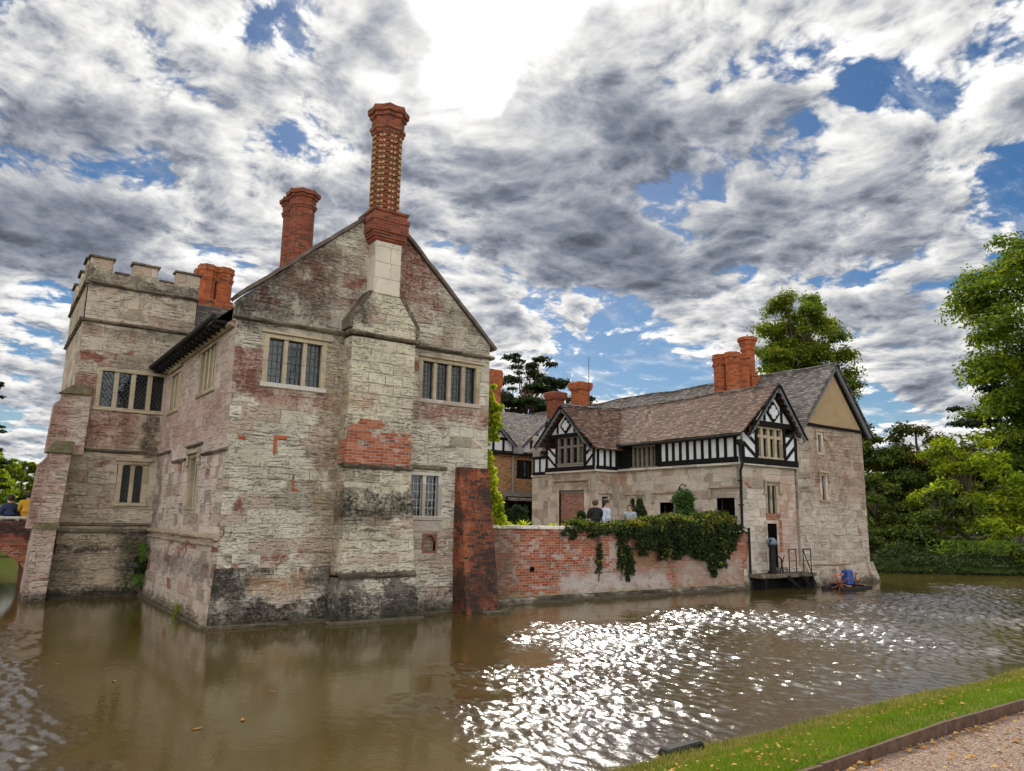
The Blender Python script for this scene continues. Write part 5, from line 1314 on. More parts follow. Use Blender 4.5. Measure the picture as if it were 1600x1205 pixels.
# ================================================================ vegetation
def unit(v): return v / np.maximum(1e-9, np.linalg.norm(v, axis=1, keepdims=True))
def leaf_quads(P, N, size, aspect=.55, rng=NR, bend=.25):
    """one small folded leaf per point"""
    n = len(P); s = (size * rng.uniform(.6, 1.3, n))[:, None]
    N = unit(N + rng.normal(0, .45, (n, 3)))
    T = unit(np.cross(N, rng.normal(0, 1, (n, 3)))); B = np.cross(N, T)
    a = P - T * s; c = P + T * s; b = P + B * s * aspect + N * s * bend; d = P - B * s * aspect + N * s * bend * .4
    V = np.stack([a, b, c, d], 1).reshape(-1, 3); F = np.arange(4 * n).reshape(n, 4)
    return V, F
def clumps(C, R, per, rng, flat=1., shell=.45):
    """points through a set of overlapping clumps, thicker toward their skins; returns P, N"""
    k = len(C); n = (per * (R / R.mean()) ** 2).astype(int) + 3
    idx = np.repeat(np.arange(k), n)
    d = unit(rng.normal(0, 1, (len(idx), 3)))
    d[:, 2] = np.where(d[:, 2] < -.35, -d[:, 2] * .6, d[:, 2])
    r = rng.uniform(0, 1, len(idx)) ** shell
    # lumpy skins
    r = r * (1 + .22 * np.sin(d[:, 0] * 5 + idx) * np.cos(d[:, 1] * 6 + idx * 2))
    P = C[idx] + d * (r * R[idx])[:, None] * np.array([1, 1, flat])
    N = unit(d + np.array([0, 0, .7])); return P, N
def limb(m, a, b, r0, r1, rng, n=5, wob=.08):
    a = np.array(a, float); b = np.array(b, float); L = np.linalg.norm(b - a); pts = []; rr = []
    for i in range(n + 1):
        t = i / n; q = a + (b - a) * t + rng.normal(0, wob * L * .25, 3) * math.sin(math.pi * t) + np.array([0, 0, .12 * L * math.sin(math.pi * t)])
        pts.append(tuple(q)); rr.append(r0 + (r1 - r0) * t)
    m.tube(pts, rr, 6, cap=False)
def tree(name, label, base, H, shape, nclump, per, leaf, mat, bark, seed, trunk_r=.35, flat=.8, cr=.13, group=None, cat='tree', lean=(0, 0), limbs=26, gap=.0, asp=.55):
    """shape: list of (t, radius) giving the crown envelope up the height"""
    rng = np.random.default_rng(seed); base = np.array(base, float)
    t = thing(name, tuple(base), label, cat, group)
    ts = [s[0] for s in shape]; rs = [s[1] for s in shape]
    C = []; Rr = []
    ph = rng.uniform(0, 6.28, 4)
    tries = 0
    while len(C) < nclump and tries < nclump * 40:
        tries += 1
        h = rng.uniform(ts[0], ts[-1]); a = rng.uniform(0, 2 * math.pi)
        R = np.interp(h, ts, rs)
        if rng.uniform(0, 1) > (R / max(rs)) ** .9 + .05: continue
        lump = 1 + .16 * math.sin(3 * a + ph[0] + h * 9) + .1 * math.sin(5 * a + ph[1] - h * 14)
        rad_ = R * lump * rng.uniform(.05, 1) ** .42
        c = np.array([math.cos(a) * rad_ + lean[0] * h, math.sin(a) * rad_ + lean[1] * h, h * H])
        r = cr * H * rng.uniform(.55, 1.15) * (.55 + .45 * R / max(rs))
        C.append(c + base); Rr.append(r)
    C = np.array(C); Rr = np.array(Rr)
    P, N = clumps(C, Rr, per, rng, flat)
    V, F = leaf_quads(P, N, leaf, asp, rng)
    np_mesh('crown', V, F, mat, t)
    m = MB()
    top = base + np.array([lean[0] * .8, lean[1] * .8, H * .86])
    pts = [tuple(base + (top - base) * k / 8 + np.array([rng.normal(0, .12), rng.normal(0, .12), 0]) * (k > 0)) for k in range(9)]
    pts[0] = (base[0], base[1], base[2] - .5)
    m.tube(pts, [trunk_r * (1.25 if k == 0 else (1 - k / 9) ** .8) for k in range(9)], 9, cap=False)
    for i in rng.permutation(len(C))[:limbs]:
        c = C[i]; hh = max(ts[0] * H * .7, (c[2] - base[2]) * .62); s = base + (top - base) * hh / (H * .86)
        limb(m, s, c, trunk_r * .32 * (1 - hh / H) + .04, .03, rng)
    m.build('trunk', bark, t, smooth=True)
    return t
BARK = plain('grey_brown_bark', (.085, .065, .045), .95, 0, .5, 5, 1.)
BARKR = plain('reddish_bark', (.13, .06, .035), .95, 0, .5, 5, 1.)
LM = leafmat('maple_leaves', (.032, .062, .008), (.15, .21, .026), (.27, .29, .03), .09, .35, .5)
LD = leafmat('dark_leaves', (.016, .030, .006), (.090, .130, .020), (.20, .22, .03), .08, .4, .3)
LG = leafmat('bright_leaves', (.06, .11, .010), (.26, .34, .035), (.44, .46, .04), .18, .35, .6)
LC = leafmat('conifer_needles', (.008, .018, .007), (.040, .062, .020), None, 0, .4, .12)
LY = leafmat('yellow_green_leaves', (.10, .16, .012), (.34, .42, .03), (.55, .56, .04), .2, 1.2, .5)
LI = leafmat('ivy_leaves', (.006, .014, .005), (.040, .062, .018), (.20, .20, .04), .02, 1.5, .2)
LT = leafmat('ivy_sunlit_leaves', (.05, .09, .012), (.18, .23, .03), (.36, .26, .05), .12, 1.5, .4)  # lit copy of the ivy leaves, sunlight put into the colour
LR = leafmat('reed_leaves', (.05, .09, .015), (.17, .26, .05), None, 0, 1., .35)
LB = leafmat('olive_leaves', (.040, .068, .010), (.18, .23, .030), (.30, .29, .03), .10, .35, .5)
G_R = 'trees on the right bank of the moat'
tree('maple_tree', 'huge broad maple at the right edge, tallest tree beside the moat', (65.6, 17.6, .6), 25.0, [(.06, 8.0), (.25, 8.8), (.45, 8.8), (.6, 8.4), (.78, 8.0), (.92, 6.6), (1.0, 3.6)], 390, 460, .18, LM, BARK, 3, .6, .62, .092, G_R, limbs=40)
tree('pine_tree', 'dark thin pine poking out behind the big maple', (68.2, 24.5, .5), 17.5, [(.35, 4.2), (.6, 5.6), (.8, 4.6), (1, .8)], 46, 300, .16, LC, BARKR, 5, .35, .35, .07, G_R, limbs=40)
tree('bushy_tree', 'rounded dark green tree beside the corner of the tall stone block', (55.5, 31.5, .5), 10.2, [(.05, 3.4), (.3, 4.6), (.6, 4.0), (.85, 2.2), (1, .6)], 70, 330, .14, LD, BARK, 8, .3, .8, .12, G_R)
tree('bushy_tree', 'taller mid green tree with a ragged top left of the maple', (60.5, 29.3, .5), 11.2, [(.05, 3.2), (.35, 4.4), (.65, 3.6), (.85, 1.8), (1, .4)], 70, 330, .14, leafmat('mid_leaves', (.018, .034, .006), (.085, .115, .016), (.16, .10, .02), .10, .4, .3), BARK, 9, .3, .8, .12, G_R)
tree('bushy_tree', 'bright green lower tree in front of the maple trunk', (52.8, 22.4, .4), 7.9, [(.04, 3.0), (.3, 4.0), (.6, 3.4), (.85, 1.9), (1, .5)], 60, 330, .13, LG, BARK, 12, .22, .8, .13, G_R)
tree('bushy_tree', 'bright green tree at the right edge above the fence', (58.5, 17.5, .4), 8.6, [(.04, 3.0), (.3, 3.8), (.6, 3.4), (.85, 1.9), (1, .5)], 56, 330, .13, LG, BARK, 13, .22, .8, .13, G_R)
tree('waterside_bush', 'low drooping dark bush overhanging the water on the far right bank', (45.6, 21.2, -.1), 4.6, [(.0, 2.2), (.3, 2.5), (.65, 1.9), (1, .5)], 40, 330, .11, LD, BARK, 14, .15, .8, .16, G_R, 'bush')
tree('waterside_bush', 'dark bush beside the foot of the tall stone block', (43.0, 26.0, .1), 4.2, [(.0, 2.4), (.3, 2.6), (.65, 1.8), (1, .5)], 34, 330, .11, LD, BARK, 15, .15, .8, .17, G_R, 'bush')
tree('waterside_bush', 'mid green bush between two darker bushes on the right bank', (50, 27.2, .1), 5.6, [(.0, 2.6), (.3, 3.2), (.65, 2.4), (1, .6)], 44, 330, .12, leafmat('bush_leaves', (.02, .04, .007), (.10, .14, .02), (.2, .2, .03), .1, .4, .3), BARK, 16, .15, .8, .16, G_R, 'bush')
tree('waterside_bush', 'low bright green bush at the foot of the right bank near the fence', (46.8, 17.6, 0), 2.3, [(.0, 1.6), (.4, 1.9), (.75, 1.3), (1, .4)], 26, 300, .09, LG, BARK, 17, .1, .8, .24, G_R, 'bush')
tree('waterside_bush', 'small dark bush leaning over the water nearest the right edge', (44.6, 16.4, -.1), 1.9, [(.0, 1.4), (.4, 1.6), (.75, 1.2), (1, .4)], 22, 300, .09, LD, BARK, 18, .1, .8, .26, G_R, 'bush')
tree('waterside_bush', 'small ragged bush between the tall stone block and the drooping bush', (41.0, 22.6, 0), 2.0, [(.0, 1.2), (.4, 1.5), (.75, 1.0), (1, .3)], 20, 300, .09, LD, BARK, 19, .1, .8, .24, G_R, 'bush')
tree('broad_tree', 'round airy tree rising behind the tall stone block', (66.2, 43.0, .6), 24.6, [(.40, 3.2), (.55, 4.3), (.72, 4.6), (.88, 3.8), (1.0, 1.6)], 150, 330, .16, LB, BARK, 21, .5, .75, .066, None, limbs=90)
tree('cedar_tree', 'dark spreading cedar behind the court roofs', (49.8, 67.2, .6), 20.0, [(.35, 4.6), (.6, 5.4), (.8, 4.8), (1.0, 2.4)], 150, 330, .17, LC, BARKR, 22, .5, .42, .07, None, limbs=90)
tree('cedar_tree', 'smaller dark tree right of the spreading cedar', (55.8, 65.0, .6), 15.8, [(.4, 3.4), (.7, 3.4), (1.0, 1.6)], 80, 330, .16, LC, BARKR, 23, .35, .5, .08, None, limbs=30)
tree('fir_tree', 'dark feathery fir at the left edge beyond the bridge', (-1.2, 66, 2.2), 14.0, [(.12, 3.4), (.4, 2.5), (.7, 1.5), (1, .2)], 95, 230, .13, LC, BARK, 24, .25, .3, .045, None, limbs=60)
tree('garden_tree', 'low spreading bright green tree on the lawn beyond the bridge', (-.6, 69, 2.3), 4.9, [(.2, 2.9), (.5, 3.3), (.8, 2.5), (1, .9)], 110, 300, .11, LG, BARK, 25, .22, .6, .13, None, limbs=30)
tree('garden_tree', 'pale distant tree on the skyline far beyond the bridge', (4.5, 118, 2.3), 6, [(.05, 3.5), (.5, 4.2), (1, 1.5)], 90, 260, .2, LB, BARK, 26, .2, .8, .16, None)
for i, (x, y, h) in enumerate(((-9, 49.5, 3.2), (-3.5, 50, 2.6), (1.5, 50.5, 2.2))):  # shrubs added so the see-through arch looks dark inside
    tree('arch_shade_shrub', ['dark shrub added on the far bank to darken the bridge arch', 'lower dark shrub added behind the bridge to darken its arch', 'small dark shrub added nearest the tower to darken the arch'][i], (x, y, .6), h, [(.0, 2.6), (.4, 2.8), (.8, 2.0), (1, 1)], 22, 260, .12, LD, BARK, 90 + i, .15, .8, .28, 'shrubs added to darken the bridge arch', 'shrub')
# far wood closing the horizon
def belt(name, label, pts, h, n, leaf, mat, seed):
    rng = np.random.default_rng(seed); C = []; R = []
    pts = np.array(pts, float)
    for i in range(n):
        k = rng.uniform(0, len(pts) - 1.001); a = int(k); q = pts[a] + (pts[a + 1] - pts[a]) * (k - a)
        hh = h * (.65 + .35 * math.sin(k * 5.1) * math.cos(k * 2.3 + 1)); C.append((q[0] + rng.normal(0, 3), q[1] + rng.normal(0, 3), rng.uniform(.2, 1) * hh)); R.append(rng.uniform(1.2, 2.4) * h / 9)
    P, N = clumps(np.array(C), np.array(R), 170, rng, .8)
    V, F = leaf_quads(P, N, leaf, .6, rng); o = np_mesh(name, V, F, mat, loc=(pts[0][0], pts[0][1], 0)); return tag(o, label, kind='stuff', cat='wood')
belt('distant_wood', 'far belt of dark woodland closing the view behind the right bank', [(70, 60), (78, 45), (84, 30), (90, 12), (92, -5)], 13, 190, .32, LD, 31)
belt('distant_wood', 'far hedge line on the skyline beyond the left lawn', [(-30, 150), (0, 160), (30, 170), (60, 150)], 6, 110, .35, LG, 32)
# undergrowth on the right bank
rng = np.random.default_rng(40)
n = 26000; yy = rng.uniform(6, 32, n); dd_ = rng.uniform(0, 1, n) ** 1.3 * 4.5
xx = east_edge(yy) - .5 + dd_; zz_ = ground_z(xx, yy); zz_ = np.where(zz_ < 0, 0, zz_) + rng.uniform(0, .8, n) * (.15 + .85 * (np.sin(yy * 1.3) * np.cos(yy * .47)) ** 2) 
V, F = leaf_quads(np.stack([xx, yy, zz_], 1), np.tile([0., 0, 1], (n, 1)), .085, .5, rng)
o = np_mesh('bank_undergrowth', V, F, LI, loc=(43, 18, 0)); tag(o, 'dark tangled undergrowth along the foot of the right bank', 'undergrowth', kind='stuff')
n = 3600; yy = rng.uniform(9, 20, n); xx = east_edge(yy) + rng.uniform(3, 7, n); zz_ = ground_z(xx, yy) + rng.uniform(0, 1.0, n) * .9
V, F = leaf_quads(np.stack([xx, yy, zz_], 1), np.tile([.3, 0, .3], (n, 1)), .16, .22, rng)
o = np_mesh('reeds', V, F, LR, loc=(47, 14, 0)); tag(o, 'pale green reeds below the fence on the right bank', 'reeds', kind='stuff')
# rail fence on the right bank
def fence(pts, h, label, kind, step):
    t = thing('wooden_fence', (*pts[0], .5), label, 'fence'); m = MB(); pm = []
    for (a, b) in zip(pts[:-1], pts[1:]):
        L = math.dist(a, b); k = int(L / step)
        for i in range(k + 1):
            q = (a[0] + (b[0] - a[0]) * i / k, a[1] + (b[1] - a[1]) * i / k); z = float(ground_z(np.array(q[0]), np.array(q[1])))
            big = (i % (1 if kind == 'rail' else 7) == 0)
            if big:
                p = MB(); p.box(q[0] - .07, q[0] + .07, q[1] - .07, q[1] + .07, z - .2, z + h); p.build('post', MS['grey_wood'], t)
            elif kind != 'rail': m.box(q[0] - .03, q[0] + .03, q[1] - .02, q[1] + .02, z, z + h * RND.uniform(.85, .97))
        za = float(ground_z(np.array(a[0]), np.array(a[1]))); zb = float(ground_z(np.array(b[0]), np.array(b[1])))
        for f in (.35, .8): m.bar((a[0] - .06, a[1], za + h * f), (b[0] - .06, b[1], zb + h * f), .05, .1)
    m.build('rails', MS['grey_wood'], t)
fence([(46.0, 29.5), (50.8, 24.6), (54.2, 19.5)], 1.15, 'weathered paling fence under the trees on the right bank', 'pale', .28)
fence([(54.2, 19.0), (55.5, 15.6), (57, 12.5)], 1.3, 'rustic post and rail fence at the far right', 'rail', 1.6)

# ---------------------------------------------------------------- ivy over the garden wall
rng = np.random.default_rng(50)
def blob_pts(blobs, per, flat=(1, 1, 1), shell=.4):
    C = np.array([b[:3] for b in blobs], float); R = np.array([b[3] for b in blobs], float)
    return clumps(C, R, per, rng, 1., shell)
ivy = thing('ivy', (19, 17.6, .6), 'thick dark ivy with a yellow green top hanging over the garden wall', 'ivy')
bl = []
for x in np.arange(15.0, 22.3, .22):
    top = 2.22 + .06 * math.sin(x * 3) + (.22 if x > 18 else .0) + (.12 if x > 20.4 else 0)
    drop = rng.normal(0, .11) + .1 * math.sin(x * 7) + np.interp(x, [14.9, 15.6, 17.2, 17.6, 18.2, 18.8, 19.6, 20.6, 21.2, 21.7, 22.1, 22.5], [2.0, 1.92, 1.72, 1.55, 1.18, 1.12, 1.2, 1.3, .8, .85, 1.35, 2.0])
    thick = .14 if x < 17.4 else .34
    z = drop + .1
    while z < top:
        w = math.sin((z - drop) / (top - drop) * 2.4) * .5 + .5
        
        if x > 17.5 or z > 1.9 or rng.uniform() > .35: bl.append((x + rng.normal(0, .08), 17.62 - thick * w * rng.uniform(.5, 1.1), z, rng.uniform(.08, .16) + thick * .35 * w))
        z += .17
    bl.append((x, 17.72, top - .02, .2)); bl.append((x, 17.95, top - .05, .2))
for (x, z0, z1, r) in ((15.95, .8, 1.65, .10), (16.9, .9, 1.6, .16), (17.25, .72, 1.5, .17), (17.15, .5, .9, .08), (14.55, 1.95, 2.15, .12), (14.8, 1.8, 2.15, .12), (21.3, .5, .8, .14)):
    for z in np.arange(z0, z1, .1): bl.append((x + rng.normal(0, .05), 17.6, z, r))
P, N = blob_pts(bl, 150); N = unit(N + np.array([0, -.8, 0]))
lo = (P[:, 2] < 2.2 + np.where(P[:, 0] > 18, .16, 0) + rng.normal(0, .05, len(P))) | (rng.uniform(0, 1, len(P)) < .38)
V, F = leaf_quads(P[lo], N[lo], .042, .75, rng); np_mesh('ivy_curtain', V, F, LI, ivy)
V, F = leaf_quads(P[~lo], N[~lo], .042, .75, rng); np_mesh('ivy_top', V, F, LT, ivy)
m = MB()
for x in (15.95, 16.9, 17.2, 21.3):
    m.tube([(x, 17.64, .5), (x + .08, 17.62, 1.0), (x - .04, 17.6, 1.6), (x, 17.62, 2.15)], [.012, .02, .025, .03], 5)
m.build('stems', BARK, ivy)
# climber at the corner of the gabled house
cl = thing('climbing_plant', (11.9, 17.9, 1.6), 'bright yellow green climber up the right corner of the gabled house', 'climber')
bl = []
for z in np.arange(2.15, 6.3, .13):
    w = np.interp(z, [2.1, 2.6, 3.2, 3.8, 4.4, 4.9, 5.4, 6.3], [.46, .40, .36, .24, .20, .32, .34, .16]); cx = np.interp(z, [2.1, 2.6, 3.2, 3.8, 4.4, 4.9, 5.4, 6.3], [12.35, 12.25, 12.08, 11.92, 11.85, 12.02, 12.05, 11.90])
    for k in range(2): bl.append((cx + rng.normal(0, w * .25), 17.9 + rng.normal(0, .12), z, w * .55))
P, N = blob_pts(bl, 140); V, F = leaf_quads(P, N, .055, .55, rng); np_mesh('foliage', V, F, LY, cl)
m = MB(); m.tube([(12.15, 17.95, 1.4), (12.0, 17.95, 3.4), (11.85, 17.95, 4.6), (11.95, 17.95, 5.8)], [.03, .025, .02, .012], 6); m.build('stem', BARK, cl)

def shrub(name, label, base, h, r, shape, leaf, mat, seed, per=260, n=26, group=None, cat='shrub'):
    rg = np.random.default_rng(seed); t = thing(name, base, label, cat, group); C = []; R = []
    for i in range(n):
        f = rg.uniform(0, 1); rr = r * (1 - f) ** .8 if shape == 'cone' else (r * math.sqrt(max(.05, 1 - (2 * f - 1) ** 2)) if shape == 'ball' else r * rg.uniform(.4, 1.1) * (1.15 - f * .7))
        a = rg.uniform(0, 6.28); q = rr * rg.uniform(.3, 1) ** .5
        C.append((base[0] + math.cos(a) * q * .75, base[1] + math.sin(a) * q * .75, base[2] + .15 * h + f * h * .78)); R.append(max(.10, rr * .5 + .05) if shape != 'loose' else r * rg.uniform(.25, .5))
    P, N = clumps(np.array(C), np.array(R), per, rg, 1.2 if shape == 'loose' else 1., .4)
    V, F = leaf_quads(P, N, leaf, .5, rg); np_mesh('foliage', V, F, mat, t)
    m = MB(); m.tube([(base[0], base[1], base[2]), (base[0] + .02, base[1], base[2] + h * .6)], [.05, .02], 6); m.build('stem', BARK, t)
shrub('conifer_shrub', 'clipped dark cone shaped shrub beside the doorway in the court', (18.85, 18.7, TZ), 1.9, .62, 'cone', .035, LI, 61, per=420, n=70)
shrub('conifer_shrub', 'loose upright green shrub above the thickest ivy', (21.0, 18.6, TZ), 2.15, .62, 'loose', .045, leafmat('shrub_leaves', (.02, .05, .012), (.08, .15, .035), None, 0, 1.5, .25), 62, n=40)
shrub('round_shrub', 'round clipped shrub before the dark lean-to', (13.95, 19.2, TZ), 1.55, .42, 'ball', .035, LI, 63, per=380, n=34)
shrub('low_plant', 'dark bushy plants beside the people in the court', (16.35, 18.9, TZ), 1.35, .3, 'loose', .045, LI, 64, n=16)
shrub('low_plant', 'dark spiky plants right of the man in white', (17.6, 19.0, TZ), 1.3, .32, 'loose', .05, LI, 65, n=14)
for i, (x, mt, lb) in enumerate(((12.75, LY, 'yellow green flower tuft on the wall top nearest the climber'), (13.25, LG, 'spreading bright green leaf tuft on the wall top'), (14.35, LY, 'small yellow tuft at the middle of the bare wall top'), (14.95, LY, 'yellow flower tuft just left of the ivy'), (16.1, LY, 'yellow flowers at the foot of the man in black'))):
    k = 70; rg = np.random.default_rng(70 + i); a = rg.uniform(0, 6.28, k); l = rg.uniform(.1, .26, k) * (1.4 if i == 1 else 1)
    P0 = np.stack([x + 0 * a, 17.98 + 0 * a, 2.13 + 0 * a], 1); D_ = np.stack([np.cos(a) * .8, np.sin(a) * .8, rg.uniform(.3, 1.3, k)], 1); D_ = unit(D_); S = unit(np.cross(D_, [0, 0, 1])) * .018
    Pm = P0 + D_ * (l * .6)[:, None]; Pe = P0 + D_ * l[:, None] - np.array([0, 0, .03])
    V = np.stack([P0, Pm + S, Pe, Pm - S], 1).reshape(-1, 3); F = np.arange(4 * k).reshape(k, 4); o = np_mesh('wall_plant', V, F, mt, loc=(x, 17.98, 2.1)); tag(o, lb, 'plant', 'plants on the garden wall top')
# fern in the angle of the tower
def frond_plant(name, label, org, specs, mat, wid=.11, lf=.055):
    t = thing(name, org, label, 'plant')
    for (a, el_, L, base) in specs:
        d = np.array([math.cos(a) * math.cos(el_), math.sin(a) * math.cos(el_), math.sin(el_)]); Vs = []; Fs = []; k = 22; p = np.array(base, float); m = []
        for i in range(k):
            f = i / k; p = p + d * L / k; d = unit((d + np.array([0, 0, -.10]))[None])[0]; s = unit(np.cross(d, [0, 0, 1.])[None])[0]
            w = wid * math.sin(math.pi * (.12 + .86 * f)) ** .7
            for sg_2 in (-1, 1):
                e = p + s * sg_2 * w + d * w * .35 - np.array([0, 0, w * .15]); q = len(Vs); o_ = d * L / k * .2
                Vs += [p - o_, p + o_, e + o_ * .3, e - o_ * .6]; Fs.append((q, q + 1, q + 2, q + 3))
        np_mesh('frond', np.array(Vs), np.array(Fs), mat, t)
rg = np.random.default_rng(80)
fs = []
for i in range(7):
    fs.append((rg.uniform(3.3, 5.4), rg.uniform(.1, 1.0), rg.uniform(.6, 1.0), (4.1, 24.4, 1.4)))
for i in range(5):
    fs.append((rg.uniform(3.4, 5.2), rg.uniform(.0, .8), rg.uniform(.5, .85), (4.1, 24.4, .62)))
frond_plant('fern', 'green ferns growing in the dark corner between tower and house', (4.1, 24.4, .5), fs, leafmat('fern_leaves', (.05, .10, .015), (.12, .22, .03), None, 0, 1., .3), .13)
frond_plant('wall_weed', 'feathery green weed on the side plinth just above the water', (4.1, 18.9, .05), [(rg.uniform(2.2, 4.4), rg.uniform(.5, 1.4), rg.uniform(.35, .8), (4.12, 18.9 + rg.normal(0, .08), .1)) for _ in range(16)], LG, .06)
shrub('dark_shrub', 'dark leafy growth at the foot of the tower corner', (4.15, 24.35, .0), 1.7, .24, 'loose', .06, LC, 83, per=160, n=14)

# ---------------------------------------------------------------- grass on the near bank
rg = np.random.default_rng(90)
def blades(n, x0, x1, y0, y1, h, w, mat, name, label, pw=1.):
    x = x0 + (x1 - x0) * rg.uniform(0, 1, n) ** pw; y = rg.uniform(y0, y1, n); z = ground_z(x, y)
    ok = (z > .03) & (y > 3.14); x, y, z = x[ok], y[ok], z[ok]; n = len(x)
    patch = .5 + .5 * np.sin(x * 2.1 + 1.3 * np.sin(y * 3)) * np.cos(y * 2.7 + x)
    hh = h * rg.uniform(.5, 1.2, n) * (.7 + .5 * patch); a = rg.uniform(0, 6.28, n); s = np.stack([np.cos(a), np.sin(a), 0 * a], 1) * w
    B = np.stack([x, y, z - .005], 1); T = B + np.stack([rg.normal(0, .35, n) * hh, rg.normal(0, .35, n) * hh, hh], 1)
    V = np.stack([B - s, B + s, T], 1).reshape(-1, 3); F = np.arange(3 * n).reshape(n, 3)
    o = np_mesh(name, V, F, mat, loc=((x0 + x1) / 2, (y0 + y1) / 2, .5)); return tag(o, label, 'grass', kind='stuff')
GM = leafmat('grass_blades', (.06, .10, .010), (.20, .28, .032), (.32, .28, .09), .08, 2.2, .4)
blades(230000, 3.8, 26, 3.12, 5.75, .05, .0035, GM, 'verge_grass', 'short bright green grass on the near bank', 1.6)
blades(16000, 4.5, 26, 5.2, 5.72, .075, .005, leafmat('edge_grass', (.07, .09, .02), (.20, .22, .06), (.35, .28, .12), .3, 2., .3), 'edge_grass', 'longer straggly grass along the water edge', 1.4)
# fallen leaves: ground litter
LV = leafmat('fallen_leaves', (.24, .09, .02), (.48, .25, .07), (.52, .36, .12), .1, 6., .1)
def litter(n, fx, fy, zf, name, label, size=.035):
    x = fx(n); y = fy(n); z = zf(x, y) + rg.uniform(.004, .03, n); ok = zf(x, y) > .03
    V, F = leaf_quads(np.stack([x, y, z], 1)[ok], np.tile([0., 0, 2.2], (ok.sum(), 1)), size, .6, rg, .3)
    o = np_mesh(name, V, F, LV, loc=(10, 4, .5)); tag(o, label, 'leaf litter', kind='stuff')
litter(650, lambda n: 4 + 20 * rg.uniform(0, 1, n) ** 1.5, lambda n: rg.uniform(3.2, 5.8, n), lambda x, y: ground_z(x, y) + .03, 'fallen_leaves', 'yellow brown leaves scattered over the grass bank', .022)
litter(1500, lambda n: 3.5 + 18 * rg.uniform(0, 1, n) ** 1.4, lambda n: 3.06 - 2.6 * rg.uniform(0, 1, n) ** 2.2, lambda x, y: x * 0 + .745, 'fallen_leaves', 'yellow brown leaves gathered along the path edging', .026)
# loose stones on the path
n = 9000; x = 3.5 + 14 * rg.uniform(0, 1, n) ** 1.5; y = rg.uniform(.2, 3.12, n); s = rg.uniform(.004, .011, n)[:, None]
c = np.stack([x, y, np.full(n, .748)], 1); o6 = np.array([[1, 0, 0], [0, 1, 0], [-1, 0, 0], [0, -1, 0], [0, 0, .8]]) 
V = (c[:, None, :] + o6[None] * s[:, None, :] * rg.uniform(.6, 1.4, (n, 5, 1))).reshape(-1, 3); b = np.arange(n)[:, None] * 5
F = np.concatenate([b + np.array([0, 1, 4]), b + np.array([1, 2, 4]), b + np.array([2, 3, 4]), b + np.array([3, 0, 4])], 0)
gs = G('gravel_stones'); ri = gs.n('ShaderNodeNewGeometry').outputs['Random Per Island']; gs.bsdf(gs.ramp(ri, [(0, (.14, .09, .07)), (.5, (.34, .25, .20)), (1, (.58, .50, .43))]), .9)
o = np_mesh('path_gravel', V, F, gs.mat, loc=(9, 2, .8)); tag(o, 'loose pinkish stones on the path', 'gravel', kind='stuff')
# floating leaves, each its own
for i, (x, y, r, lb) in enumerate(((2.32, 9.27, .05, 'pale curled leaf floating lower left of the water, nearest the camera'), (2.85, 9.38, .05, 'second pale curled leaf floating just right of the nearest one'), (4.35, 13.65, .045, 'yellow leaf floating before the house corner'), (1.9, 12.4, .04, 'small brown leaf floating left of the house corner'), (5.6, 13.9, .03, 'tiny leaf floating before the chimney breast'), (3.6, 10.6, .03, 'tiny leaf floating in the middle of the calm water'), (9.8, 12.2, .04, 'tan leaf floating where the ripples begin'), (1.35, 14.2, .035, 'leaf floating left, below the tower buttress'))):
    m = MB(); a = i * 1.3; c_, s_ = math.cos(a), math.sin(a)
    pts = [(-1.3, 0, .25), (-.5, .45, .12), (.4, .5, .1), (1.2, .1, .4), (.5, -.4, .14), (-.4, -.42, .1)]
    m.poly([(x + (p[0] * c_ - p[1] * s_) * r, y + (p[0] * s_ + p[1] * c_) * r, .004 + p[2] * r) for p in pts]); m.poly([(x + (p[0] * c_ - p[1] * s_) * r, y + (p[0] * s_ + p[1] * c_) * r, .0 + p[2] * r) for p in reversed(pts)])
    tag(m.build('floating_leaf', LV, fix=False), lb, 'leaf', 'leaves floating on the moat')
# dark stone block at the water edge
m = MB(); m.hexa([(5.95, 5.55, .0), (6.5, 5.48, .0), (6.55, 5.72, .0), (6.0, 5.8, .0), (6.0, 5.57, .12), (6.45, 5.52, .15), (6.45, 5.68, .13), (6.05, 5.76, .1)])
tag(m.build('edge_stone', MS['iron'], bevel=.02), 'dark flat stone at the water edge of the near bank', 'stone')
# kerb of pale slabs just under water at the bank
m = MB()
for i in range(26):
    a = 4.0 + i * .9; m.box(a, a + .88, 5.63 + RND.uniform(-.03, .03), 5.72 + RND.uniform(-.02, .02), -.3, .012 + RND.uniform(-.015, .015))
tag(m.build('bank_kerb', MS['string_pale'], bevel=.02), 'worn stone kerb where the grass bank meets the water', 'kerb')
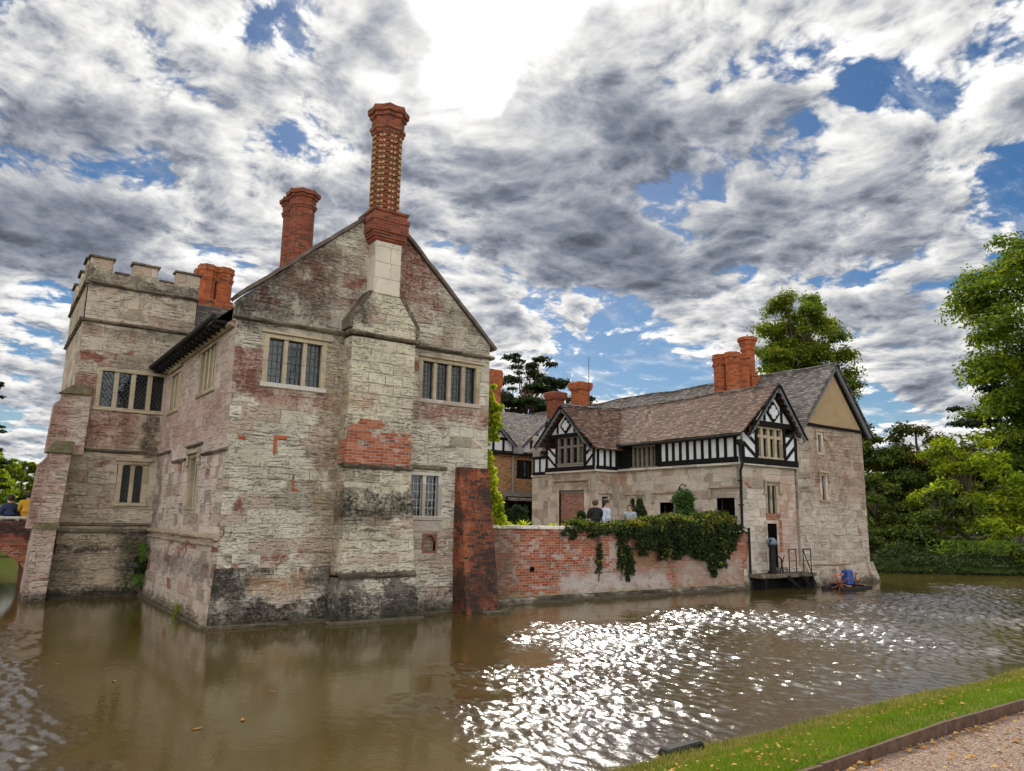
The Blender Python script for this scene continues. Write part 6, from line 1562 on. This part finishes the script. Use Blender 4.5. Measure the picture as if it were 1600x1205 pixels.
# ================================================================ people
def skin_obj(name, verts, edges, radii, mat, parent, root=0, sub=2):
    me = bpy.data.meshes.new(name); me.from_pydata(verts, edges, [])
    o = bpy.data.objects.new(name, me); COL.objects.link(o)
    md = o.modifiers.new('skin', 'SKIN'); md.use_smooth_shade = True
    sv = me.skin_vertices[0].data
    for i, r in enumerate(radii): sv[i].radius = (r, r) if not isinstance(r, tuple) else r; sv[i].use_root = (i == root)
    sb = o.modifiers.new('sub', 'SUBSURF'); sb.levels = sub; sb.render_levels = sub
    dg = bpy.context.evaluated_depsgraph_get(); ev = o.evaluated_get(dg); nm = bpy.data.meshes.new_from_object(ev)
    o.modifiers.clear(); o.data = nm; nm.materials.clear(); nm.materials.append(mat)
    o.parent = parent; return o
def person(loc, rz, label, skin, hairc, top, bottom, pose='stand', hair='short', coat=False, hat=None, scale=1., group=None):
    t = thing('person', loc, label, 'person', group); t.rotation_euler = (0, 0, rz); t.scale = (scale,) * 3
    # local frame: faces -y, feet at z=0, 1.72 tall
    sit = pose == 'sit'; lean_ = .0
    hip = .93 if not sit else .50
    zc = hip - .93
    V = []; E = []; R = []
    def add(p, r, q=None):
        V.append(tuple(p)); R.append(r)
        if q is not None: E.append((q, len(V) - 1))
        return len(V) - 1
    fy = -.0
    p0 = add((0, 0, .95 + zc), .125); p1 = add((0, .01, 1.12 + zc), .115, p0); p2 = add((0, .01, 1.30 + zc), .14, p1); p3 = add((0, .02, 1.43 + zc), .085, p2)
    nk = add((0, .01, 1.50 + zc), .052, p3); h0 = add((0, -.01, 1.57 + zc), .075, nk); h1 = add((0, -.01, 1.65 + zc), .088, h0); h2 = add((0, 0, 1.70 + zc), .06, h1)
    ns = add((0, -.105, 1.60 + zc), .012, h0)
    wr = []
    for s in (-1, 1):
        sh = add((s * .17, .01, 1.41 + zc), .062, p3)
        if pose == 'rail': el_, wr_p = (s * .25, -.10, 1.18 + zc), (s * .16, -.34, 1.12 + zc)
        elif pose == 'phone' : el_, wr_p = (s * .24, -.02, 1.14 + zc), (s * .08, -.26, 1.28 + zc)
        else: el_, wr_p = (s * .23, .03, 1.13 + zc), (s * .24, -.08, .90 + zc)
        e = add(el_, .042, sh); w = add(wr_p, .028, e)
        el3 = np.array(el_); w3 = np.array(wr_p); d = (w3 - el3) / np.linalg.norm(w3 - el3); sd_ = np.cross(d, [0, 1., 0.2]); sd_ /= np.linalg.norm(sd_)
        pm = add(w3 + d * .05, .034, w)
        for k in range(4):
            o_ = sd_ * (k - 1.5) * .021; L = (.055, .068, .063, .048)[k]
            a = add(w3 + d * .09 + o_, .010, pm); b = add(w3 + d * (.09 + L * .6) + o_ + np.array([0, -.012, -.004]), .009, a); add(w3 + d * (.09 + L) + o_ + np.array([0, -.03, -.01]), .008, b)
        a = add(w3 + d * .045 - sd_ * .038 * s, .011, pm); add(w3 + d * .08 - sd_ * .05 * s, .009, a)
    for s in (-1, 1):
        hp = add((s * .09, 0, .88 + zc), .095, p0)
        if sit:
            kn = add((s * .12, -.42, .50), .062, hp); an = add((s * .12, -.44, .09), .042, kn)
            ft = add((s * .13, -.56, .04), .035, an)
        else:
            kn = add((s * .10, -.02, .50), .062, hp); an = add((s * .10, .02, .09), .042, kn); ft = add((s * .12, -.12, .035), .035, an)
    body = skin_obj('body', V, E, R, skin, t)
    # clothing
    V, E, R = [], [], []
    zb = (.62 if coat else .90) + zc
    p0 = add((0, 0, .98 + zc), .165); lo = add((0, 0, max(zb, .2)), .175 if coat else .155, p0); p1 = add((0, .01, 1.14 + zc), .155, p0); p2 = add((0, .01, 1.31 + zc), .172, p1); p3 = add((0, .015, 1.44 + zc), .15, p2); add((0, .01, 1.505 + zc), .07, p3)
    for s in (-1, 1):
        sh = add((s * .175, .01, 1.41 + zc), .10, p3)
        if pose == 'rail': el_, w = (s * .25, -.10, 1.18 + zc), (s * .165, -.32, 1.125 + zc)
        elif pose == 'phone': el_, w = (s * .24, -.02, 1.14 + zc), (s * .09, -.24, 1.27 + zc)
        else: el_, w = (s * .23, .03, 1.13 + zc), (s * .24, -.07, .92 + zc)
        e = add(el_, .060, sh); add(w, .045, e)
    skin_obj('top', V, E, R, top, t)
    V, E, R = [], [], []
    p0 = add((0, 0, .95 + zc), .15)
    for s in (-1, 1):
        hp = add((s * .09, 0, .87 + zc), .115, p0)
        if sit: kn = add((s * .12, -.42, .50), .082, hp); add((s * .12, -.44, .14), .06, kn)
        else: kn = add((s * .10, -.02, .50), .08, hp); add((s * .10, .02, .13), .06, kn)
    skin_obj('trousers', V, E, R, bottom, t)
    base = root_loc(t)
    def blob(name, c, r, sc, mat, cut=None):
        bm = bmesh.new(); bmesh.ops.create_uvsphere(bm, u_segments=16, v_segments=10, radius=r)
        for v in bm.verts: v.co = Vector((v.co.x * sc[0] + c[0], v.co.y * sc[1] + c[1], v.co.z * sc[2] + c[2]))
        if cut: bmesh.ops.bisect_plane(bm, geom=bm.verts[:] + bm.edges[:] + bm.faces[:], plane_co=cut[0], plane_no=cut[1], clear_outer=True)
        me = bpy.data.meshes.new(name); bm.to_mesh(me); bm.free(); me.materials.append(mat); me.polygons.foreach_set('use_smooth', [True] * len(me.polygons))
        o = bpy.data.objects.new(name, me); COL.objects.link(o); o.parent = t; return o
    hz = 1.645 + zc
    blob('hair', (0, .018, hz + .012), .108, (1, 1.05, 1.05 if hair == 'short' else 1.25), hairc, ((0, -.045, hz), (0, -1, -.25)))
    for s in (-1, 1):
        blob('eye', (s * .034, -.088, hz - .01), .012, (1, .6, .8), MS['iron']); blob('ear', (s * .092, 0, hz - .02), .024, (.4, .7, 1.1), skin); blob('shoe', (s * .12, -.09 if not sit else -.52, .045), .06, (.85, 2., .7), MS['iron'])
    blob('mouth', (0, -.089, hz - .07), .018, (1.2, .4, .35), plain('lips', (.28, .09, .08)) if 'lips' not in bpy.data.materials else bpy.data.materials['lips'])
    if hat:
        blob('hat', (0, .01, hz + .06), .11, (1.02, 1.05, .8), hat, ((0, 0, hz + .02), (0, 0, -1))); blob('hat_brim', (0, .0, hz + .04), .16, (1, 1.05, .07), hat)
    return t
SK = plain('skin', (.48, .27, .19), .6, 0, .1, 5, .1)
HB = plain('dark_hair', (.02, .014, .010), .7); HBr = plain('brown_hair', (.07, .04, .02), .7)
cl_ = lambda n, c: plain(n, c, .9, 0, .18, 8, .4)
black = cl_('black_cloth', (.012, .012, .014)); navy = cl_('navy_cloth', (.02, .035, .085)); white = cl_('white_cloth', (.50, .54, .68)); must = cl_('mustard_cloth', (.48, .26, .015)); jean = cl_('denim', (.04, .06, .11)); grey = cl_('grey_cloth', (.12, .12, .13))
person((16.68, 18.6, TZ), 2.6, 'man in a black coat in the court, left of the man in white', SK, HBr, black, black, 'phone', coat=True)
person((17.12, 18.55, TZ), .5, 'man in a white shirt and dark brimmed hat standing behind the wall', SK, HB, white, grey, hat=HB)
person((18.42, 18.75, TZ), -1.2, 'person in a pale grey top standing against the cone shrub', SK, HB, cl_('pale_grey_cloth', (.32, .35, .40)), jean, scale=.93)
person((1.33, 28.0, 1.22), 2.9, 'person in a mustard jacket leaning at the bridge parapet against the tower', SK, HB, must, jean, 'rail', coat=True)
person((.86, 28.25, 1.12), 3.4, 'person in a blue jacket on the bridge beside the one in mustard', SK, HB, navy, black, 'phone')
# ---------------------------------------------------------------- separate pieces of a part become parts of their own
def split_loose(o, newname):
    me = o.data; nv = len(me.vertices); par = list(range(nv))
    def find(a):
        while par[a] != a: par[a] = par[par[a]]; a = par[a]
        return a
    # weld by position so touching sheets stay together
    key = {}
    for v in me.vertices:
        k = (round(v.co.x, 3), round(v.co.y, 3), round(v.co.z, 3))
        if k in key: par[find(v.index)] = find(key[k])
        else: key[k] = v.index
    for e in me.edges: par[find(e.vertices[0])] = find(e.vertices[1])
    groups = {}
    for p in me.polygons: groups.setdefault(find(p.vertices[0]), []).append(p.index)
    if len(groups) < 2: return
    uv = me.uv_layers[0].data; kids = list(o.children)
    objs = []
    for gi, polys in enumerate(groups.values()):
        m = bpy.data.meshes.new(newname); vm = {}; V = []; F = []; U = []
        for pi in polys:
            p = me.polygons[pi]; f = []
            for li, vi in zip(p.loop_indices, p.vertices):
                if vi not in vm: vm[vi] = len(V); V.append(tuple(me.vertices[vi].co))
                f.append(vm[vi]); U.append(tuple(uv[li].uv))
            F.append(f)
        m.from_pydata(V, [], F); l = m.uv_layers.new(name='UVMap')
        for q, u in zip(l.data, U): q.uv = u
        for mt in me.materials: m.materials.append(mt)
        n = bpy.data.objects.new(newname, m); COL.objects.link(n); n.parent = o.parent; n.location = o.location; objs.append(n)
    for c in kids: c.parent = objs[0]
    bpy.data.objects.remove(o)
SPLIT = {'stems': 'stem', 'curtain': 'curtain', 'merlons': 'merlon', 'parapet_coping': 'coping_stone', 'string_course': 'string_course', 'weathering': 'weathering', 'props': 'prop', 'plinth_moulding': 'plinth_moulding', 'water_ledge': 'water_ledge', 'brick_insert': 'brick_insert', 'window_lintel': 'window_lintel', 'shoulder_tabling': 'shoulder_tabling', 'gable_coping': 'gable_coping', 'stone_ledge': 'stone_ledge', 'corner_buttress': 'corner_buttress', 'plaster_panel': 'plaster_panel', 'bargeboard': None, 'plinth': 'plinth', 'wall': 'wall', 'porch_wall': 'porch_wall', 'dark_boarding': 'dark_boarding', 'drainpipe': None, 'verge': 'verge'}
for o in [q for q in scene.objects if q.type == 'MESH' and q.parent is not None]:
    b = o.name.split('.')[0]
    if SPLIT.get(b): split_loose(o, SPLIT[b])
for o in scene.objects:
    if 'root' in o: del o['root']
